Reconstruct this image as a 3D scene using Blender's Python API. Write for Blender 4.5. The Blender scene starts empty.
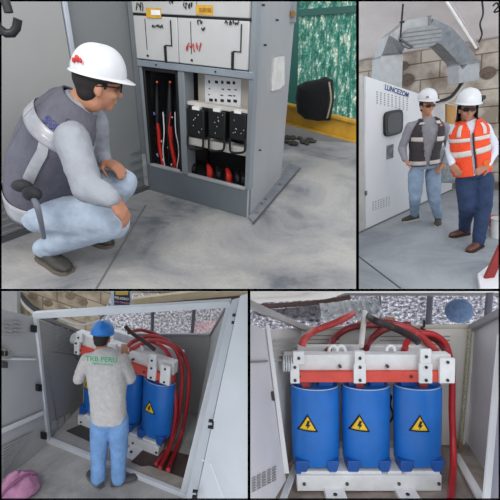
import bpy, bmesh, math, random
from mathutils import Vector, Matrix, noise
random.seed(7)
C = bpy.context.scene.collection
F = 400.0
D2R = math.pi/180
P0 = 15*D2R
CAM = Vector((0, 0, 3.2))
W0 = Matrix.Rotation(-P0, 3, 'X')

# ------------------------------------------------------------------ rooms
class Room:
    def __init__(s, p, roll, x0, x1, y0, y1, H):
        s.R = Matrix.Rotation(-p*D2R, 3, 'X') @ Matrix.Rotation(roll*D2R, 3, 'Y')
        s.M = Matrix.Translation(CAM) @ (W0 @ s.R.inverted()).to_4x4()
        s.H = H
        n = [Vector((1, -(x0-250)/F, 0)), Vector((-1, (x1-250)/F, 0)),
             Vector((0, (250-y0)/F, -1)), Vector((0, -(250-y1)/F, 1))]
        s.planes = [(s.R @ v).normalized() for v in n]
    def ray(s, px, py):
        return s.R @ Vector(((px-250)/F, 1, (250-py)/F))
    def P(s, px, py, Y):
        d = s.ray(px, py); return d*(Y/d.y)
    def fl(s, px, py, h=0):
        d = s.ray(px, py); return d*((-s.H+h)/d.z)
    def depth(s, p):
        return (s.R.inverted() @ Vector(p)).y
    def m(s, n, p):
        return n*s.depth(p)/F
    def on(s, px, py, O, n):
        d = s.ray(px, py); return d*(O.dot(n)/d.dot(n))
ROOMS = {1: Room(30, -2.8, -40, 356.2, -40, 288.6, 1.24),
         2: Room(20, 7, 358.8, 540, -40, 288.6, 1.85),
         3: Room(15, -7, -40, 247.8, 291.4, 540, 3.68),
         4: Room(4, 1.5, 250.2, 540, 291.4, 540, 2.45)}
RM = ROOMS[1]
X = Vector((1, 0, 0)); Yv = Vector((0, 1, 0)); Z = Vector((0, 0, 1))

# ------------------------------------------------------------------ materials
def lin(c):
    if isinstance(c, str):
        c = [int(c[i:i+2], 16)/255 for i in (0, 2, 4)]
    return tuple((x/12.92 if x <= .04045 else ((x+.055)/1.055)**2.4) for x in c)+(1,)
def newmat(name):
    m = bpy.data.materials.new(name); m.use_nodes = True
    nt = m.node_tree
    return m, nt, nt.nodes['Principled BSDF']
def N(nt, t, **k):
    n = nt.nodes.new(t)
    for a, b in k.items():
        if a in n.inputs: n.inputs[a].default_value = b
        else: setattr(n, a, b)
    return n
_mc = {}
def mat(col, rough=.6, metal=0, var=.06, scale=6, bump=0, bscale=40, emit=0, dark=None, stretch=None):
    key = (str(col), rough, metal, var, scale, bump, bscale, emit, str(dark), stretch)
    if key in _mc: return _mc[key]
    m, nt, b = newmat('mat_'+str(len(_mc)))
    c = lin(col)
    b.inputs['Roughness'].default_value = rough
    b.inputs['Metallic'].default_value = metal
    tc = N(nt, 'ShaderNodeTexCoord')
    vec = tc.outputs['Object']
    if stretch:
        mp = N(nt, 'ShaderNodeMapping'); mp.inputs['Scale'].default_value = stretch
        nt.links.new(vec, mp.inputs[0]); vec = mp.outputs[0]
    if var > 0 or dark:
        nz = N(nt, 'ShaderNodeTexNoise', Scale=scale, Detail=6.0, Roughness=.6)
        nt.links.new(vec, nz.inputs['Vector'])
        rp = N(nt, 'ShaderNodeValToRGB')
        e = rp.color_ramp.elements
        e[0].position = .32; e[1].position = .68
        if dark:
            e[0].color = lin(dark); e[1].color = c
        else:
            e[0].color = tuple(x*(1-var*2) for x in c[:3])+(1,)
            e[1].color = tuple(min(1, x*(1+var)) for x in c[:3])+(1,)
        nt.links.new(nz.outputs['Fac'], rp.inputs[0]); nt.links.new(rp.outputs[0], b.inputs['Base Color'])
        if emit: nt.links.new(rp.outputs[0], b.inputs['Emission Color'])
    else:
        b.inputs['Base Color'].default_value = c
        if emit: b.inputs['Emission Color'].default_value = c
    if emit: b.inputs['Emission Strength'].default_value = emit
    if bump:
        nb = N(nt, 'ShaderNodeTexNoise', Scale=bscale, Detail=4.0)
        nt.links.new(vec, nb.inputs['Vector'])
        bp = N(nt, 'ShaderNodeBump', Strength=bump, Distance=.02)
        nt.links.new(nb.outputs['Fac'], bp.inputs['Height']); nt.links.new(bp.outputs[0], b.inputs['Normal'])
    _mc[key] = m
    return m
def planar(nt, u, v):
    tc = N(nt, 'ShaderNodeTexCoord')
    cb = N(nt, 'ShaderNodeCombineXYZ')
    for i, w in enumerate((u, v)):
        d = N(nt, 'ShaderNodeVectorMath', operation='DOT_PRODUCT')
        d.inputs[1].default_value = tuple(w)
        nt.links.new(tc.outputs['Object'], d.inputs[0]); nt.links.new(d.outputs['Value'], cb.inputs[i])
    return cb.outputs[0]
def block_mat(u, v, c1='a79b8c', c2='978b7c', mortar='8a7763', w=.5, h=.22):
    m, nt, b = newmat('concrete_block')
    vec = planar(nt, u, v)
    br = N(nt, 'ShaderNodeTexBrick')
    br.inputs['Scale'].default_value = 1; br.inputs['Brick Width'].default_value = w; br.inputs['Row Height'].default_value = h
    br.inputs['Mortar Size'].default_value = .011; br.inputs['Mortar Smooth'].default_value = .3
    br.inputs['Color1'].default_value = lin(c1); br.inputs['Color2'].default_value = lin(c2); br.inputs['Mortar'].default_value = lin(mortar)
    nt.links.new(vec, br.inputs['Vector'])
    nz = N(nt, 'ShaderNodeTexNoise', Scale=3.0, Detail=8.0); nt.links.new(vec, nz.inputs['Vector'])
    rp = N(nt, 'ShaderNodeValToRGB'); rp.color_ramp.elements[0].position = .38; rp.color_ramp.elements[0].color = (.5, .46, .42, 1)
    rp.color_ramp.elements[1].position = .58; rp.color_ramp.elements[1].color = (1, 1, 1, 1)
    nt.links.new(nz.outputs['Fac'], rp.inputs[0])
    mx = N(nt, 'ShaderNodeMix', data_type='RGBA', blend_type='MULTIPLY'); mx.inputs[0].default_value = 1
    nt.links.new(br.outputs['Color'], mx.inputs[6]); nt.links.new(rp.outputs[0], mx.inputs[7]); nt.links.new(mx.outputs[2], b.inputs['Base Color'])
    bp = N(nt, 'ShaderNodeBump', Strength=.6, Distance=.02, invert=True)
    nt.links.new(br.outputs['Fac'], bp.inputs['Height']); nt.links.new(bp.outputs[0], b.inputs['Normal'])
    b.inputs['Roughness'].default_value = .9
    return m
def concrete_mat(light, mid, dark, s=1.3, bias=0.0):
    m, nt, b = newmat('concrete')
    tc = N(nt, 'ShaderNodeTexCoord')
    nz = N(nt, 'ShaderNodeTexNoise', Scale=s, Detail=9.0, Roughness=.62, Distortion=.6)
    nt.links.new(tc.outputs['Object'], nz.inputs['Vector'])
    rp = N(nt, 'ShaderNodeValToRGB'); e = rp.color_ramp.elements
    e[0].position = .36+bias; e[0].color = lin(dark); e[1].position = .62+bias; e[1].color = lin(light)
    k = e.new(.47+bias); k.color = lin(mid)
    nt.links.new(nz.outputs['Fac'], rp.inputs[0])
    n2 = N(nt, 'ShaderNodeTexNoise', Scale=55.0, Detail=4.0); nt.links.new(tc.outputs['Object'], n2.inputs['Vector'])
    r2 = N(nt, 'ShaderNodeMapRange'); r2.inputs[3].default_value = .82; r2.inputs[4].default_value = 1.12
    nt.links.new(n2.outputs['Fac'], r2.inputs[0])
    mx = N(nt, 'ShaderNodeVectorMath', operation='SCALE'); nt.links.new(rp.outputs[0], mx.inputs[0]); nt.links.new(r2.outputs[0], mx.inputs['Scale'])
    nt.links.new(mx.outputs[0], b.inputs['Base Color'])
    bp = N(nt, 'ShaderNodeBump', Strength=.15, Distance=.01); nt.links.new(n2.outputs['Fac'], bp.inputs['Height']); nt.links.new(bp.outputs[0], b.inputs['Normal'])
    b.inputs['Roughness'].default_value = .8
    return m
def mesh_light_mat(u, v, colA, colB, colC, s1=9, s2=60, emit=.6, streak=(1, 1, 1)):
    """daylight showing through woven netting: bright blotches cut up by a fine weave"""
    m, nt, b = newmat('daylit_netting')
    vec = planar(nt, u, v)
    mp = N(nt, 'ShaderNodeMapping'); mp.inputs['Scale'].default_value = streak; nt.links.new(vec, mp.inputs[0])
    nz = N(nt, 'ShaderNodeTexNoise', Scale=s1, Detail=7.0, Roughness=.7); nt.links.new(mp.outputs[0], nz.inputs['Vector'])
    rp = N(nt, 'ShaderNodeValToRGB'); e = rp.color_ramp.elements
    e[0].position = .4; e[0].color = lin(colA); e[1].position = .62; e[1].color = lin(colC); k = e.new(.51); k.color = lin(colB)
    nt.links.new(nz.outputs['Fac'], rp.inputs[0])
    ck = N(nt, 'ShaderNodeTexVoronoi', Scale=s2); nt.links.new(vec, ck.inputs['Vector'])
    r2 = N(nt, 'ShaderNodeMapRange'); r2.inputs[1].default_value = .1; r2.inputs[2].default_value = .6; r2.inputs[3].default_value = 1.05; r2.inputs[4].default_value = .5
    nt.links.new(ck.outputs['Distance'], r2.inputs[0])
    mx = N(nt, 'ShaderNodeVectorMath', operation='SCALE'); nt.links.new(rp.outputs[0], mx.inputs[0]); nt.links.new(r2.outputs[0], mx.inputs['Scale'])
    nt.links.new(mx.outputs[0], b.inputs['Base Color']); nt.links.new(mx.outputs[0], b.inputs['Emission Color'])
    b.inputs['Emission Strength'].default_value = emit; b.inputs['Roughness'].default_value = .9
    return m

# ------------------------------------------------------------------ mesh builder
def basis(d, ref=Z):
    d = d.normalized()
    a = d.cross(ref)
    if a.length < .05: a = d.cross(X)
    a.normalize()
    return a, d.cross(a).normalized()
class MB:
    def __init__(s): s.v = []; s.f = []
    def add(s, vs, fs):
        b = len(s.v); s.v += [Vector(q) for q in vs]; s.f += [[b+i for i in q] for q in fs]; return s
    def prism(s, pts, vec):
        pts = [Vector(p) for p in pts]; n = len(pts); vec = Vector(vec)
        s.add(pts+[p+vec for p in pts], [list(range(n))[::-1], list(range(n, 2*n))]+[[i, (i+1) % n, n+(i+1) % n, n+i] for i in range(n)]); return s
    def box(s, c, sz, ax=(X, Yv, Z)):
        c = Vector(c); a, b, d = [Vector(ax[i])*sz[i]/2 for i in range(3)]
        return s.prism([c-a-b-d, c+a-b-d, c+a+b-d, c-a+b-d], d*2)
    def tube(s, pts, r, n=10, sm=0):
        pts = [Vector(p) for p in pts]
        if sm: pts, r = smooth_path(pts, r, sm)
        R = r if isinstance(r, (list, tuple)) else [r]*len(pts)
        rings = []; pa = None
        for i, p in enumerate(pts):
            d = (pts[min(i+1, len(pts)-1)]-pts[max(i-1, 0)])
            if pa is None: a, b = basis(d)
            else:
                d.normalize(); a = pa-d*pa.dot(d)
                if a.length < 1e-5: a, b = basis(d)
                a.normalize(); b = d.cross(a)
            pa = a
            rings.append([p+(a*math.cos(t)+b*math.sin(t))*R[i] for t in [2*math.pi*k/n for k in range(n)]])
        return s.loft(rings)
    def loft(s, rings, cap=True):
        n = len(rings[0]); vs = [p for r in rings for p in r]; fs = []
        for i in range(len(rings)-1):
            for k in range(n):
                fs.append([i*n+k, i*n+(k+1) % n, (i+1)*n+(k+1) % n, (i+1)*n+k])
        if cap: fs += [list(range(n))[::-1], [(len(rings)-1)*n+k for k in range(n)]]
        return s.add(vs, fs)
    def ball(s, c, r, ax=(X, Yv, Z), n=14, m=9):
        if not isinstance(r, (tuple, list)): r = (r, r, r)
        c = Vector(c); rings = []
        for i in range(1, m):
            ph = math.pi*i/m
            rings.append([c+ax[0]*r[0]*math.sin(ph)*math.cos(t)+ax[1]*r[1]*math.sin(ph)*math.sin(t)-ax[2]*r[2]*math.cos(ph) for t in [2*math.pi*k/n for k in range(n)]])
        b = len(s.v); s.loft(rings, cap=False)
        lo = len(s.v); s.v += [c-ax[2]*r[2], c+ax[2]*r[2]]
        for k in range(n):
            s.f.append([lo, b+(k+1) % n, b+k]); s.f.append([lo+1, b+(m-2)*n+k, b+(m-2)*n+(k+1) % n])
        return s
    def caps(s, pts, rs, n=12):
        """tapered limb with a ball at each joint (fused later)"""
        pts = [Vector(p) for p in pts]
        for i in range(len(pts)-1): s.tube([pts[i], pts[i+1]], [rs[i], rs[i+1]], n)
        for p, r in zip(pts, rs): s.ball(p, r*1.0, n=n, m=8)
        return s
    def ell(s, nodes, R, n=24, e=2.4):
        """torso-like loft, nodes=(centre, half width, half depth)"""
        rings = []
        for i, (c, a, b) in enumerate(nodes):
            ax = (nodes[min(i+1, len(nodes)-1)][0]-nodes[max(0, i-1)][0]).normalized()
            Dv = ax.cross(R).normalized(); Rv = Dv.cross(ax).normalized()
            rings.append([c+Rv*a*sp(math.sin(t), e)+Dv*b*sp(math.cos(t), e) for t in [2*math.pi*k/n for k in range(n)]])
        return s.loft(rings)
def sp(x, e): return math.copysign(abs(x)**(2/e), x)
def smooth_path(pts, r, k):
    R = r if isinstance(r, (list, tuple)) else [r]*len(pts)
    out = []; ro = []; n = len(pts)
    for i in range(n-1):
        p0, p1, p2, p3 = pts[max(i-1, 0)], pts[i], pts[i+1], pts[min(i+2, n-1)]
        for j in range(k):
            t = j/k
            out.append(.5*((2*p1)+(p2-p0)*t+(2*p0-5*p1+4*p2-p3)*t*t+(3*p1-p0-3*p2+p3)*t**3)); ro.append(R[i]*(1-t)+R[i+1]*t)
    out.append(pts[-1]); ro.append(R[-1])
    return out, ro
class Face:
    def __init__(s, O, u, v, n=None):
        s.O = Vector(O); s.u = Vector(u).normalized(); s.v = Vector(v).normalized(); s.n = (s.u.cross(s.v)).normalized()
        if s.n.dot(-s.O) < 0: s.n = -s.n
    def uv(s, px, py, h=0):
        p = RM.on(px, py, s.O+s.n*h, s.n)-s.O
        # solve in possibly skewed u,v
        uu, uvv, vv = 1, s.u.dot(s.v), 1
        a, b = p.dot(s.u), p.dot(s.v); det = 1-uvv*uvv
        return (a-b*uvv)/det, (b-a*uvv)/det
    def P(s, a, b, h=0): return s.O+s.u*a+s.v*b+s.n*h
    def rect(s, x0, y0, x1, y1, h=0):
        xm, ym = (x0+x1)/2, (y0+y1)/2
        return s.uv(x0, ym, h)[0], s.uv(x1, ym, h)[0], s.uv(xm, y1, h)[1], s.uv(xm, y0, h)[1]
    def box(s, mb, a0, a1, b0, b1, h0, h1):
        return mb.prism([s.P(a0, b0, h0), s.P(a1, b0, h0), s.P(a1, b1, h0), s.P(a0, b1, h0)], s.n*(h1-h0))
    def pbox(s, mb, x0, y0, x1, y1, h0, h1):
        return s.box(mb, *s.rect(x0, y0, x1, y1, h1), h0, h1)
    def quad(s, mb, pts, h0, h1):
        q = [s.P(*s.uv(x, y, h1), h0) for x, y in pts]
        return mb.prism(q, s.n*(h1-h0))

BASE = {}
def clip(me):
    nb = [n for n in RM.planes if any((n.dot(v.co) < 0) for v in me.verts)]
    for n in nb:
        bmesh.ops.bisect_plane(me, geom=me.verts[:]+me.edges[:]+me.faces[:], plane_co=(0, 0, 0), plane_no=-n, clear_outer=True)
def obj(name, mb, m, parent=None, base=None, label=None, cat=None, group=None, kind=None, doclip=True, smooth=True,
        bev=0, vox=0, sm=0, solid=0, disp=0, sub=0):
    bm = bmesh.new()
    vs = [bm.verts.new(v) for v in mb.v]
    for f in mb.f:
        try: bm.faces.new([vs[i] for i in f])
        except ValueError: pass
    bmesh.ops.recalc_face_normals(bm, faces=bm.faces[:])
    if doclip and not vox: clip(bm)
    if parent is not None: b = BASE[parent.name]
    else:
        if base is None:
            co = [v.co for v in bm.verts] or [Vector()]
            base = Vector((sum(c.x for c in co)/len(co), sum(c.y for c in co)/len(co), min(c.z for c in co)))
        b = Vector(base)
    bmesh.ops.translate(bm, verts=bm.verts[:], vec=-b)
    me = bpy.data.meshes.new(name); bm.to_mesh(me); bm.free()
    for p in me.polygons: p.use_smooth = smooth
    if smooth: me.set_sharp_from_angle(angle=.65)
    me.materials.append(m)
    o = bpy.data.objects.new(name, me); C.objects.link(o)
    BASE[o.name] = b
    if parent is not None: o.parent = parent
    else: o.matrix_world = RM.M @ Matrix.Translation(b)
    if vox:
        r = o.modifiers.new('r', 'REMESH'); r.mode = 'VOXEL'; r.voxel_size = vox; r.use_smooth_shade = True
        s_ = o.modifiers.new('s', 'SMOOTH'); s_.factor = .5; s_.iterations = sm or 4
    if solid:
        r = o.modifiers.new('t', 'SOLIDIFY'); r.thickness = solid; r.offset = 0
    if sub:
        r = o.modifiers.new('u', 'SUBSURF'); r.levels = sub; r.render_levels = sub
    if disp:
        t = bpy.data.textures.new('folds', 'CLOUDS'); t.noise_scale = .07; t.noise_depth = 1
        r = o.modifiers.new('d', 'DISPLACE'); r.texture = t; r.strength = disp; r.mid_level = .5
    if bev:
        r = o.modifiers.new('b', 'BEVEL'); r.width = bev; r.segments = 2; r.limit_method = 'ANGLE'
    for k, v in (('label', label), ('category', cat), ('group', group), ('kind', kind)):
        if v: o[k] = v
    return o
def thing(name, label, cat, base, group=None, kind=None):
    o = bpy.data.objects.new(name, None); C.objects.link(o); o.empty_display_size = .1
    b = Vector(base); BASE[o.name] = b; o.matrix_world = RM.M @ Matrix.Translation(b)
    if kind: o['kind'] = kind
    if label: o['label'] = label
    if cat: o['category'] = cat
    if group: o['group'] = group
    return o
def text(name, s, size, pos, u, v, m, parent, ext=.0006, sx=1, label=None):
    cu = bpy.data.curves.new(name, 'FONT'); cu.body = s; cu.size = size; cu.extrude = ext; cu.align_x = 'CENTER'; cu.align_y = 'CENTER'
    cu.materials.append(m); cu.offset = size*.02
    t_ = bpy.data.objects.new('tmp', cu); C.objects.link(t_); bpy.context.view_layer.update()
    me = bpy.data.meshes.new_from_object(t_.evaluated_get(bpy.context.evaluated_depsgraph_get())); me.name = name
    bpy.data.objects.remove(t_)
    o = bpy.data.objects.new(name, me); C.objects.link(o); o.parent = parent
    u = Vector(u).normalized(); n = u.cross(Vector(v)).normalized(); v = n.cross(u)
    Mx = Matrix((u*sx, v, n)).transposed().to_4x4(); Mx.translation = Vector(pos)-BASE[parent.name]
    o.matrix_local = Mx; BASE[o.name] = Vector(pos)
    if label: o['label'] = label
    return o

# ------------------------------------------------------------------ people
SKIN = mat('b07a5e', .55, var=.05, scale=20)
SKIN2 = mat('b98468', .55, var=.05, scale=20)
HAIR = mat('1b1512', .8, var=.1, scale=60)
def hand(mb, w, d, pn, side, curl=.4, s=1.0):
    """palm, four fingers, thumb. d = towards fingertips, pn = palm normal, side = thumb direction sign"""
    d = d.normalized(); pn = (pn-d*pn.dot(d)).normalized(); l = d.cross(pn).normalized()*side
    L = .095*s
    mb.ell([(w-d*.01, .027*s, .02*s), (w+d*.02*s, .034*s, .019*s), (w+d*.06*s, .042*s, .017*s), (w+d*L, .040*s, .014*s)], l, n=14, e=2.6)
    for off, ln in ((.031, .074), (.011, .084), (-.010, .079), (-.030, .060)):
        p = w+d*(L-.006)+l*off*s; q = d.copy(); pts = [p]
        for k in range(3):
            ang = curl*(k+.6)*.8
            q = (d*math.cos(ang)+pn*math.sin(ang)+l*off*1.5).normalized()
            p = p+q*ln*s*(.42, .32, .26)[k]; pts.append(p)
        mb.caps(pts, [.0095*s, .009*s, .0085*s, .007*s], n=8)
    p = w+d*.022*s+l*.03*s
    q1 = (d*.6+l*.75+pn*.35).normalized(); q2 = (d*.95+l*.2+pn*.4).normalized()
    mb.caps([p, p+q1*.038*s, p+q1*.038*s+q2*.034*s, p+q1*.038*s+q2*.06*s], [.014*s, .011*s, .0095*s, .008*s], n=8)
def headshape(mb, c, fwd, up, s=1.0):
    fwd = fwd.normalized(); up = (up-fwd*up.dot(fwd)).normalized(); r = fwd.cross(up)
    ax = (r, fwd, up)
    mb.ball(c+up*.03*s-fwd*.012*s, (.077*s, .094*s, .088*s), ax, 20, 12)
    mb.ball(c-up*.025*s+fwd*.018*s, (.064*s, .070*s, .078*s), ax, 18, 12)
    mb.ball(c-up*.085*s+fwd*.048*s, (.032*s, .030*s, .026*s), ax)       # chin
    mb.caps([c+up*.005*s+fwd*.088*s, c-up*.030*s+fwd*.104*s], [.009*s, .014*s], 8)   # nose
    mb.box(c+up*.022*s+fwd*.080*s, (.10*s, .02*s, .014*s), ax)              # brow
    for sg in (-1, 1):
        mb.ball(c-up*.012*s-fwd*.008*s+r*.077*s*sg, (.012*s, .020*s, .031*s), ax, 10, 7)   # ear
        mb.ball(c-up*.028*s+fwd*.058*s+r*.036*s*sg, (.026*s, .026*s, .024*s), ax, 10, 7)   # cheek
    mb.caps([c-up*.062*s+fwd*.083*s-r*.016*s, c-up*.062*s+fwd*.083*s+r*.016*s], [.008*s, .008*s], 8)  # lips
def helmet(parent, c, fwd, up, m, s=1.0, lamp=False, strapm=None, long=1.0):
    fwd = fwd.normalized(); up = (up-fwd*up.dot(fwd)).normalized(); r = fwd.cross(up)
    mb = MB(); n = 40; rings = []
    A, B, H = .118*s, .142*s*long, .135*s
    for i in range(11):
        ph = (i/10)*math.pi/2
        ring = []
        for k in range(n):
            t = 2*math.pi*k/n
            x, y = math.sin(t), math.cos(t)
            e = math.cos(ph)**.75
            hz = H*math.sin(ph)
            q = c+r*A*x*e+fwd*B*y*e+up*hz
            rid = max(0, 1-abs(x*e)/.22)*.007*s*math.sin(ph*1.0)*(1 if abs(x*e) < .22 else 0)
            q = q+up*rid
            ring.append(q)
        rings.append(ring)
    brim = []
    for ext, dz in ((1, -.008), (.0, -.006)):
        ring = []
        for k in range(n):
            t = 2*math.pi*k/n; x, y = math.sin(t), math.cos(t)
            f = max(0, y)**2
            o = (.010+.040*f)*s*ext+.001
            ring.append(c+r*(A+o*.8)*x+fwd*(B+o)*y+up*(dz*s-(.012*s*f*ext)))
        brim.append(ring)
    inner = [[c+(p-c)*.96 for p in rr] for rr in rings[:-1]]
    mb.loft([inner[0]]+brim[::-1][:0]+[brim[0]]+rings, cap=False)
    h = obj('helmet', mb, m, parent, doclip=False, solid=.004)
    # inner headband
    mb = MB()
    ring = lambda z, k: [c+r*A*k*math.sin(t)+fwd*B*k*math.cos(t)+up*z*s for t in [2*math.pi*j/28 for j in range(28)]]
    mb.loft([ring(.0, .93), ring(-.022, .86), ring(-.026, .80)], cap=False)
    obj('headband', mb, strapm or mat('18181a', .6), h, doclip=False, solid=.004)
    if lamp:
        mb = MB(); q = c+r*A*-1.02+up*.035*s
        mb.tube([q, q-r*.035], [.022, .018], 12); mb.tube([q+fwd*.03-up*.01, q+fwd*.03-up*.01-r*.02], .012, 10); mb.box(q-up*.035+fwd*.01, (.02, .03, .03), (r, fwd, up))
        obj('helmet_lamp', mb, mat('151515', .4), h, doclip=False)
    return h, (r, fwd, up)
def glasses(parent, c, fwd, up, s=1.0, tint='14100e'):
    fwd = fwd.normalized(); up = (up-fwd*up.dot(fwd)).normalized(); r = fwd.cross(up)
    mb = MB()
    for sg in (-1, 1):
        pts = []
        for k in range(14):
            t = 2*math.pi*k/14
            lx = .034*sg+.030*sp(math.cos(t), 2.8); lz = .019*sp(math.sin(t), 2.8)
            pts.append(c+r*lx*s+up*(lz+.002)*s+fwd*(.103-abs(lx)**2*4.2)*s)
        mb.prism(pts, fwd*.004)
        mb.tube([c+r*.064*sg*s+fwd*.083*s+up*.006*s, c+r*.080*sg*s+fwd*.03*s+up*.006*s, c+r*.082*sg*s-fwd*.02*s], .0035*s, 6)
    mb.tube([c-r*.01*s+fwd*.106*s+up*.005*s, c+r*.01*s+fwd*.106*s+up*.005*s], .003, 6)
    return obj('safety_glasses', mb, mat(tint, .15, var=0), parent, doclip=False)
def shell(nodes, R, keep, rad, nth=96, nv=40, v0=0., v1=1., t0=-math.pi, t1=math.pi, e=2.4):
    """cloth panel running round a torso loft; theta 0 = front"""
    def at(v, t):
        x = v*(len(nodes)-1); i = min(int(x), len(nodes)-2); q = x-i
        # smooth interpolation
        def g(k): return nodes[max(0, min(len(nodes)-1, k))]
        def cr(a, b, c_, d): return .5*((2*b)+(c_-a)*q+(2*a-5*b+4*c_-d)*q*q+(3*b-a-3*c_+d)*q**3)
        c = cr(g(i-1)[0], g(i)[0], g(i+1)[0], g(i+2)[0]); a = cr(g(i-1)[1], g(i)[1], g(i+1)[1], g(i+2)[1]); b = cr(g(i-1)[2], g(i)[2], g(i+1)[2], g(i+2)[2])
        ax = (g(i+1)[0]-g(i)[0]).normalized()
        Dv = ax.cross(R).normalized(); 
        if Dv.dot(FW[0]) < 0: Dv = -Dv
        Rv = (R-ax*R.dot(ax)).normalized()
        return c+Rv*(a+rad)*sp(math.sin(t), e)+Dv*(b+rad)*sp(math.cos(t), e)
    mb = MB(); idx = {}
    def vid(i, k):
        if (i, k) not in idx:
            idx[(i, k)] = len(mb.v); mb.v.append(at(v0+(v1-v0)*i/nv, t0+(t1-t0)*k/nth))
        return idx[(i, k)]
    for i in range(nv):
        for k in range(nth):
            v = v0+(v1-v0)*(i+.5)/nv; t = t0+(t1-t0)*(k+.5)/nth
            if keep(v, t): mb.f.append([vid(i, k), vid(i, k+1), vid(i+1, k+1), vid(i+1, k)])
    return mb
FW = [Vector((0, -1, 0))]

def person(s):
    """s: dict describing the pose in room coordinates"""
    R = s['R'].normalized(); FW[0] = s['fwd']; sc = s.get('sc', 1.0)
    T = s['torso']                 # nodes pelvis..neck base
    head = s['head']; hf, hu = s['hf'], s['hu']
    mb = MB()
    mb.ell([(c, a*(.72 if i < 2 else .84), b*(.72 if i < 2 else .84)) for i, (c, a, b) in enumerate(T)], R)
    mb.caps([T[-1][0], head-hu.normalized()*.07*sc-hf.normalized()*.015], [.058*sc, .056*sc])
    headshape(mb, head, hf, hu, sc)
    for a in s['arms']:
        mb.caps([a['sh'], a['el'], a['wr']], [.048*sc, .036*sc, .026*sc]); hand(mb, a['wr'], a['hd'], a['pn'], a['side'], a.get('curl', .4), sc)
    for l in s['legs']:
        mb.caps([l['hip'], l['kn'], l['an']], [.072*sc, .05*sc, .036*sc])
        mb.caps([l['an'], l['an']-Z*.03], [.035, .035]); mb.caps([l['an']-Z*.045, l['an']-Z*.05+(l['toe']-l['an']).normalized()*.07], [.03, .02])
    body = obj('person', mb, s.get('skin', SKIN), None, base=s['base'], label=s['label'], cat='person', vox=.0075, sm=3)
    # shirt
    mb = MB()
    mb.ell(T, R); mb.ball(T[-1][0]-Z*.01, (T[-1][1], T[-1][2], .03), (R, R.cross(Z).normalized(), Z))
    r = s.get('sleeve', (.066, .054, .046, .040))
    for a in s['arms']:
        mid = a['el']*.45+a['wr']*.55; end = a['el']*.06+a['wr']*.94
        mb.caps([a['sh'], a['sh']*.5+a['el']*.5, a['el'], mid, end], [r[0]*sc, r[1]*1.06*sc, r[1]*sc, r[2]*sc, r[3]*sc])
        mb.caps([T[-2][0]*.6+a['sh']*.4, a['sh']], [.05*sc, r[0]*.95*sc])
    shirt = obj('shirt', mb, s['shirtm'], body, vox=.010, sm=4, disp=.012)
    # trousers
    mb = MB()
    h = s.get('legr', (.098, .078, .066, .062))
    pel = T[0][0]
    mb.ell([(pel-(T[1][0]-pel).normalized()*.04, T[0][1]*.92, T[0][2]*.92), (pel+(T[1][0]-pel).normalized()*.05, T[0][1]*1.0, T[0][2]*1.0), (pel+(T[1][0]-pel).normalized()*.07, T[0][1]*.98, T[0][2]*.98)], R)
    for l in s['legs']:
        mid = l['kn']*.5+l['an']*.5
        mb.caps([l['hip'], l['hip']*.5+l['kn']*.5, l['kn'], mid, l['an']], [h[0]*sc, h[0]*.93*sc, h[1]*sc, h[2]*sc, h[3]*sc], 16)
    obj('jeans', mb, s['jeansm'], body, vox=.011, sm=4, disp=.014)
    # shoes
    for l in s['legs']:
        an, toe = l['an'], l['toe']; zf = -RM.H
        d = Vector((toe.x-an.x, toe.y-an.y, 0)); 
        if d.length < .02: d = Vector((0, -1, 0))
        d.normalize(); w = d.cross(Z)
        heel = Vector((an.x, an.y, zf))-d*.075; L = .28*sc
        if l.get('lift'): dz = l['lift']
        else: dz = 0
        rings = []; so = []
        for k, (f, hw, ht) in enumerate(((0, .020, .05), (.04, .034, .085), (.2, .040, .10), (.38, .040, .095), (.55, .043, .068), (.75, .048, .055), (.92, .040, .045), (1.0, .018, .030))):
            cc = heel+d*L*f+Z*dz*max(0, 1-f*1.5)
            rings.append([cc+w*hw*sp(math.cos(t), 2.6)+Z*(ht/2+.012+ht/2*sp(math.sin(t), 2.6)) for t in [2*math.pi*j/14 for j in range(14)]])
            so.append([cc+w*(hw+.005)*x+Z*z for x, z in ((-1, .0), (1, .0), (1, .022), (-1, .022))])
        mb = MB().loft(rings)
        sh = obj('boot', mb, s['shoem'], body, doclip=False)
        mb = MB().loft(so)
        obj('sole', mb, s['solem'], sh, doclip=False)
    # helmet, hair, glasses
    mb = MB(); r_ = hf.normalized().cross(hu).normalized(); f_ = hf.normalized(); u_ = r_.cross(f_)
    mb.ball(head+u_*.028*sc-f_*.022*sc, (.083*sc, .094*sc, .088*sc), (r_, f_, u_), 18, 12)
    mb.ball(head-u_*.03*sc-f_*.045*sc, (.066*sc, .05*sc, .055*sc), (r_, f_, u_), 18, 12)
    obj('hair', mb, HAIR, body, vox=.009, sm=3)
    h, _ = helmet(body, head+u_*(.052+s.get('hup', 0))*sc, hf+u_*-s.get('htilt', 0), hu, s['helm'], sc*s.get('hs', 1.0), lamp=s.get('lamp', False))
    if s.get('glasses', True): glasses(body, head+u_*.008*sc, hf, hu, sc, s.get('tint', '14100e'))
    return body, shirt, h

def floor_strip(name, mat_, poly, h=0.0, kind='structure', thick=.05, **k):
    mb = MB(); mb.prism([Vector((p[0], p[1], -RM.H+h)) for p in poly], (0, 0, -thick))
    return obj(name, mb, mat_, kind=kind, **k)
def patch(name, pts, m, th, **k):
    mb = MB(); pts = [Vector(p) for p in pts]
    n = (pts[1]-pts[0]).cross(pts[2]-pts[0]).normalized()
    if n.dot(pts[0]) < 0: n = -n
    mb.prism(pts, n*th)
    return obj(name, mb, m, **k)
BLACK = mat('0b0b0c', .5, var=0)
DARK = mat('1a1a1c', .6, var=.1)
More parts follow.
